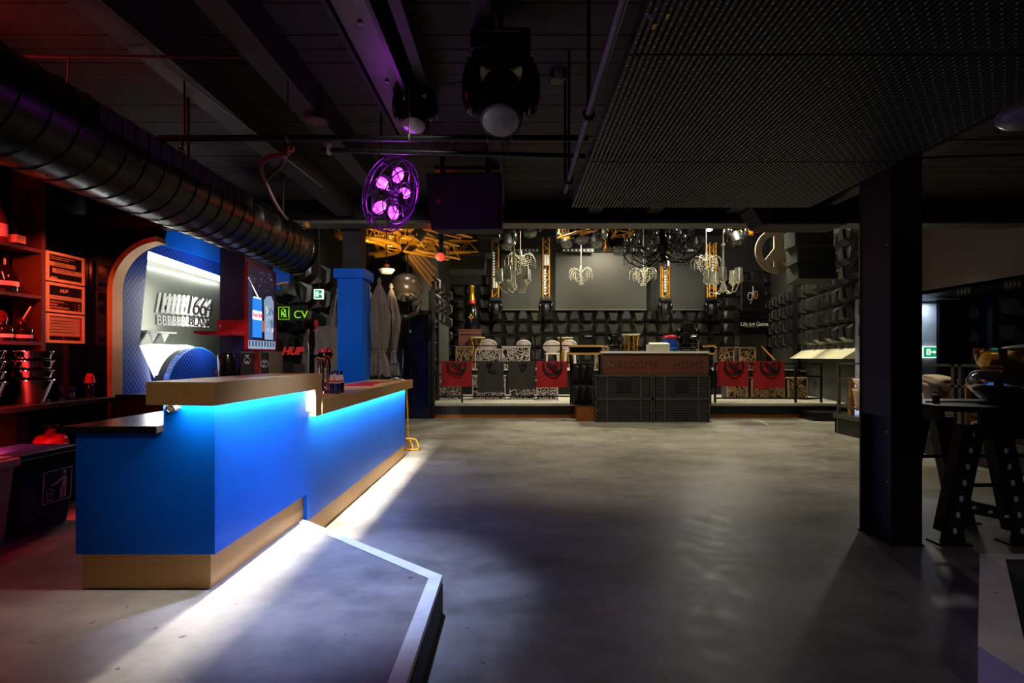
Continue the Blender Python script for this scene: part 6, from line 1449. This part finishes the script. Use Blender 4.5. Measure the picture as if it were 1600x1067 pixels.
# LED ceiling: slats with diodes
LZ = 2.80; LX0, LX1 = .49, 2.565; LYS = (4.46, 3.41, 2.20, .98, -.24)
lc = thing('led_ceiling', 'wide hanging ceiling panel of dark slats dotted with tiny diodes', 'ceiling panel', ((LX0 + LX1) / 2, 2.5, LZ))
NS = 74; pitch = (LX1 - LX0) / NS
M['slat'] = mat('grey_led_slat', '#2b2a27', .45, .1, .15, 6)
M['diode'] = mat('pale_diode', '#f4f2ea', .35, 0, .05, 6)
for r in range(len(LYS) - 1):
    y1, y0 = LYS[r] - .006, LYS[r + 1] + .006
    first = part('led_slat', MB().box(LX0, LX0 + pitch * .56, y0, y1, LZ, LZ + .012), 'slat', lc)
    for i in range(1, NS): inst(first, lc, Matrix.Translation((i * pitch, 0, 0)))
    if r < 3:
        mb = MB(); ny = int((y1 - y0) / .0585)
        for i in range(NS):
            for j in range(ny):
                cx_ = LX0 + i * pitch + pitch * .28; cy_ = y0 + (j + .3 + .5 * (i % 2)) * .0585; h = .0036
                mb.add([(cx_ - h, cy_ - h, LZ - .001), (cx_ + h, cy_ - h, LZ - .001), (cx_ + h, cy_ + h, LZ - .001), (cx_ - h, cy_ + h, LZ - .001)], [(3, 2, 1, 0)])
        stuff(part('diode_dots', mb, 'diode', lc))
for y in LYS[:-1]: part('cross_bar', MB().box(LX0, LX1, y - .03, y, LZ + .014, LZ + .05), 'black', lc)
part('backing', MB().box(LX0, LX1, LYS[-1], LYS[0], LZ + .05, LZ + .07), 'black', lc)
part('edge_pipe', MB().tube((LX0 - .06, LYS[-1], LZ + .12), (LX0 - .06, LYS[0] + .02, LZ + .12), .02, 10), 'gunmetal', lc, True)
for y in (3.0, 4.1, 4.42): part('clamp', MB().ring((LX0 - .06, y, LZ + .12), .03, .010, (0, 1, 0), 12).box(LX0 - .07, LX0 - .05, y - .01, y + .01, LZ + .12, CH), 'blackm', lc)
for k in range(3): part('sticker', MB().cbox((LX0 + .02 + k * .035, 1.95 + (k % 2) * .06, LZ - .002), .012, .03, .002), ('bluecase', 'foil', 'foil')[k], lc)
# pale globe at the right picture edge
p = W(1604, 178, 3.4)
gb = thing('globe_pendant', 'unlit pale glass globe pendant at the right picture edge', 'pendant lamp', p)
part('globe', MB().ball(p, .16, .16, .09, 20), mat('frosted_glass', '#6e6e78', .35, 0, .05, 4), gb, True)
part('stem', MB().tube(p + Vector((0, 0, .08)), (p.x, p.y, CH), .012, 8), 'blackm', gb)
rp_ = thing('ceiling_conduit', 'thin conduit running under the ceiling at the right', 'pipe', (X(1520, 5), 5, Z(218, 5)))
part('tube', MB().tube((X(1450, 5), 5, Z(219, 5)), (X(1650, 5), 5, Z(217, 5)), .010, 8), 'gunmetal', rp_)
part('tube', MB().tube((X(1420, 5.4), 5.4, Z(247, 5.4)), (X(1650, 5.4), 5.4, Z(240, 5.4)), .012, 8), 'blackm', rp_)
part('hanger', MB().tube((X(1560, 5), 5, Z(219, 5)), (X(1560, 5), 5, CH), .006, 6), 'blackm', rp_)

# ================================================================ RIGHT SIDE
# riveted high table
tb = thing('industrial_table', 'black riveted steel high table on A-shaped legs', 'table', (4.1, 4.3, 0))
TZ = 1.08
TY0, TY1 = 3.95, 4.75
part('top', MB().prism([(3.36, TY0 + .12), (3.36, TY1), (5.4, TY1), (5.4, TY0), (3.62, TY0)], 'z', TZ - .01, TZ + .035), 'steelb', tb, bevel=.006)
part('apron', MB().box(3.62, 5.3, TY0 + .03, TY0 + .06, TZ - .12, TZ - .01).box(3.40, 3.43, TY0 + .14, TY1 - .05, TZ - .09, TZ - .01), 'steelb', tb)
part('gusset', MB().prism([(3.55, TZ - .12), (4.6, TZ - .12), (4.5, TZ - .22), (3.66, TZ - .22)], 'y', TY0 + .05, TY0 + .07), 'steelb', tb)
M['rivet'] = mat('pale_rivet', '#e4e4e8', .4, 0, .1, 8)
def aleg(xt, xb, y, w, nriv):
    zt, zb = TZ - .12, .0
    l = part('leg', MB().prism([(xt - w / 2, zt), (xt + w / 2, zt), (xb + w / 2, .12), (xb + w / 2 + .02, 0), (xb - w / 2 - .02, 0), (xb - w / 2, .12)], 'y', y, y + .012).prism([(xt - w / 2, zt), (xt - w / 2 + .012, zt), (xb - w / 2 + .012, .1), (xb - w / 2, .1)], 'y', y, y + .1).prism([(xt + w / 2 - .012, zt), (xt + w / 2, zt), (xb + w / 2, .1), (xb + w / 2 - .012, .1)], 'y', y, y + .1), 'steelb', tb)
    for i in range(nriv):
        u = (i + .6) / nriv; xx = xt + (xb - xt) * u; zz = zt + (.06 - zt) * u
        part('rivet', MB().ball((xx, y - .003, zz), .017, .010, .026, 10), 'rivet', l, True)
    part('foot', MB().box(xb - w / 2 - .04, xb + w / 2 + .04, y - .04, y + .12, 0, .015), 'steelb', l)
aleg(3.68, 3.50, TY0 + .14, .17, 7)
aleg(3.88, 4.06, TY0 + .14, .17, 7)
aleg(3.68, 3.50, TY1 - .12, .17, 0)
aleg(3.88, 4.06, TY1 - .12, .17, 0)
cr = part('cross_plate', MB().prism([(3.56, .27), (3.58, .37), (4.00, .27), (4.02, .17)], 'y', TY0 + .135, TY0 + .15), 'steelb', tb)
for k in range(3): part('rivet', MB().ball((3.66 + k * .13, TY0 + .132, .30 - k * .035), .022, .006, .013, 8), 'rivet', cr, True)
part('tie_rod', MB().tube((3.6, TY0 + .25, .45), (5.3, TY0 + .25, .45), .016, 8), 'blackm', tb)
part('tie_rod', MB().tube((3.6, TY1 - .2, .62), (5.3, TY1 - .2, .62), .016, 8), 'blackm', tb)
# bowl on the table
bx0 = X(1600, 4.35)
vs_ = thing('gold_bowl', 'shiny gold and silver blown glass bowl on the high table', 'bowl', (bx0, 4.35, TZ + .035))
part('lower_bowl', MB().lathe([(.21, 0), (.29, .03), (.37, .12), (.375, .19), (.335, .255), (.27, .285)], (bx0, 4.35, TZ + .035), 36), 'vases', vs_, True)
part('upper_bowl', MB().lathe([(.27, .285), (.29, .31), (.32, .38), (.325, .46), (.315, .46), (.28, .38), (.21, .32), (.01, .30)], (bx0, 4.35, TZ + .035), 36), 'vase', vs_, True)
part('contents', MB().ball((bx0 + .06, 4.35, TZ + .47), .22, .22, .06, 16), 'white', vs_, True)
cbt = thing('table_cable', 'thin dark cable lying on the high table', 'cable', (3.9, 4.2, TZ + .035))
part('cable', MB().path(sm([Vector((3.45, 4.3, TZ + .045)), Vector((3.7, 4.25, TZ + .05)), Vector((3.95, 4.15, TZ + .045)), Vector((4.1, 4.2, TZ + .045))]), .008, 6), 'black', cbt, True)
part('plug', MB().cbox((3.55, 4.32, TZ + .07), .04, .04, .07), 'red', cbt, bevel=.006)
# railing on the right platform
rr = thing('platform_railing', 'grey steel railing along the right platform edge', 'railing', (6.4, 7.5, .38))
for y in (3.6, 5.9, 7.33, 7.45, 10.1): part('post', MB().box(6.36, 6.41, y - .025, y + .025, .0 if y in (10.1, 7.33) else .38, 1.40), 'gunmetal', rr)
for z in (1.38, 1.08): part('bar', MB().box(6.36, 6.41, 3.6, 10.1, z - .018, z + .018), 'gunmetal', rr)
part('kick_bar', MB().box(6.35, 6.37, 7.45, 10.1, .52, .56), 'gunmetal', rr)
# slatted bench and pillows behind it
bn = thing('slatted_bench', 'wooden slatted lounge bench with cushions on the right platform', 'bench', (7.2, 8.6, .38))
for (x, y) in ((6.56, 10.0), (6.70, 7.6), (7.4, 10.0), (7.4, 7.6)):
    part('leg', MB().box(x - .035, x + .035, y - .035, y + .035, .38, 1.10), 'wood', bn)
for z in (.62, .74, .86, .98): part('slat', MB().box(6.53, 7.43, 9.94, 9.97, z, z + .05), 'wood', bn)
for k in range(3): part('slat', MB().box(6.52, 6.80, 8.27, 8.30, .66 + k * .13, .77 + k * .13), 'wood', bn)
part('seat_board', MB().box(6.56, 7.4, 7.6, 10.0, .55, .60), 'wood', bn)
M['foam'] = mat('beige_cushion', '#b39c80', .9, 0, .08, 9, .15)
for i in range(3): part('seat_cushion', MB().box(6.58, 7.38, 7.62 + i * .78, 8.38 + i * .78 if i != 0 else 8.26, .60, .76), 'foam', bn, bevel=.04)
def pillow(c, w, h, th, R, lab, star):
    t = thing('pillow', lab, 'pillow', c, 'pillows on the bench'); n = 12; vs = []; fs = []
    for s_ in (1, -1):
        for j in range(n + 1):
            for i in range(n + 1):
                u, v = i / n * 2 - 1, j / n * 2 - 1; e = (1 - u * u) * (1 - v * v)
                k = 1 - .10 * (1 - abs(v)) * abs(u) ** 3 ; k2 = 1 - .10 * (1 - abs(u)) * abs(v) ** 3
                vs.append(Vector(c) + R @ Vector((u * w / 2 * k, s_ * th / 2 * e ** .42, v * h / 2 * k2)))
        o = 0 if s_ == 1 else (n + 1) ** 2
        for j in range(n):
            for i in range(n): a = o + j * (n + 1) + i; fs.append((a, a + 1, a + n + 2, a + n + 1))
    part('cushion', MB().add(vs, fs), 'pillow', t, True)
    if star:
        pts = []
        for k in range(10):
            r = .15 if k % 2 == 0 else .062; a = PI / 2 + k * PI / 5; pts.append((r * math.cos(a), r * math.sin(a)))
        mb = MB()
        for f_ in (1, 1.0):
            mb = MB().prism(pts, 'y', -th / 2 - .004, -th / 2 * .80)
        part('star_print', MB().add([Vector(c) + R @ v for v in mb.v], mb.f), 'pillowstar', t)
I3 = Matrix.Identity(3)
def RZX(z, x): return Matrix.Rotation(z, 3, 'Z') @ Matrix.Rotation(x, 3, 'X')
pillow(W(1464, 630 - 12, 7.9) , .50, .42, .17, RZX(.1, -.25), 'cream pillow with a brown star leaning at the bench end', True)
pillow(W(1466, 594, 8.0), .50, .42, .15, RZX(.1, -1.35), 'cream pillow lying flat on top of the star pillow', False)
pillow(W(1446, 602, 8.25), .48, .40, .16, RZX(.1, -1.1), 'cream pillow under the flat one beside the pillar', False)
pillow(W(1352, 624, 9.5), .45, .42, .16, RZX(.1, -.25), 'cream pillow at the far end of the bench', True)
pillow(W(1356, 606, 9.4), .45, .42, .14, RZX(.1, -.6), 'cream pillow propped at the far bench rail', False)
lt = thing('light_tube', 'upright pale blue light tube behind the far bench end', 'lamp', W(1339, 640, 10))
part('tube', MB().tube(W(1339, 648, 10.0) , W(1339, 597, 10.0), .035, 10), mat('pale_blue_tube', '#c0d4f0', .4, 0, .02, 3, emit=(.55, .7, 1), es=.7), lt, True)
part('end_cap', MB().tube(W(1339, 597, 10.0), W(1339, 595.5, 10.0), .038, 10), 'white', lt)
sck = thing('wall_socket', 'cream socket plate on the dark wall behind the railing', 'socket', W(1529, 568, 10.4))
part('plate', MB().cbox(W(1529, 568, 10.4), .1, .02, .2), 'cream', sck, bevel=.004)
part('insert', MB().cbox(W(1529, 566, 10.385), .05, .012, .09), 'card', sck)
part('back_box', MB().cbox(W(1529, 568, 10.44), .08, .08, .16), 'black', sck)
# worn tape marks and a floor seam near the stage
fm = sroot('floor_markings', (0, 11.8, 0))
for (a, b) in (((779, 656), (793, 656)), ((840, 656), (868, 658)), ((868, 656), (905, 663)), ((1160, 660), (1180, 662)), ((1185, 657), (1200, 664))):
    def G(p): d_ = 1.5 * F / (p[1] - VY); return Vector((X(p[0], d_), d_, 0))
    A, B = G(a), G(b); n_ = (B - A).normalized(); n_ = Vector((-n_.y, n_.x, 0)) * .025
    part('tape_strip', MB().prism([((A + n_).x, (A + n_).y), ((B + n_).x, (B + n_).y), ((B - n_).x, (B - n_).y), ((A - n_).x, (A - n_).y)], 'z', .001, .003), 'lightgrey', fm)
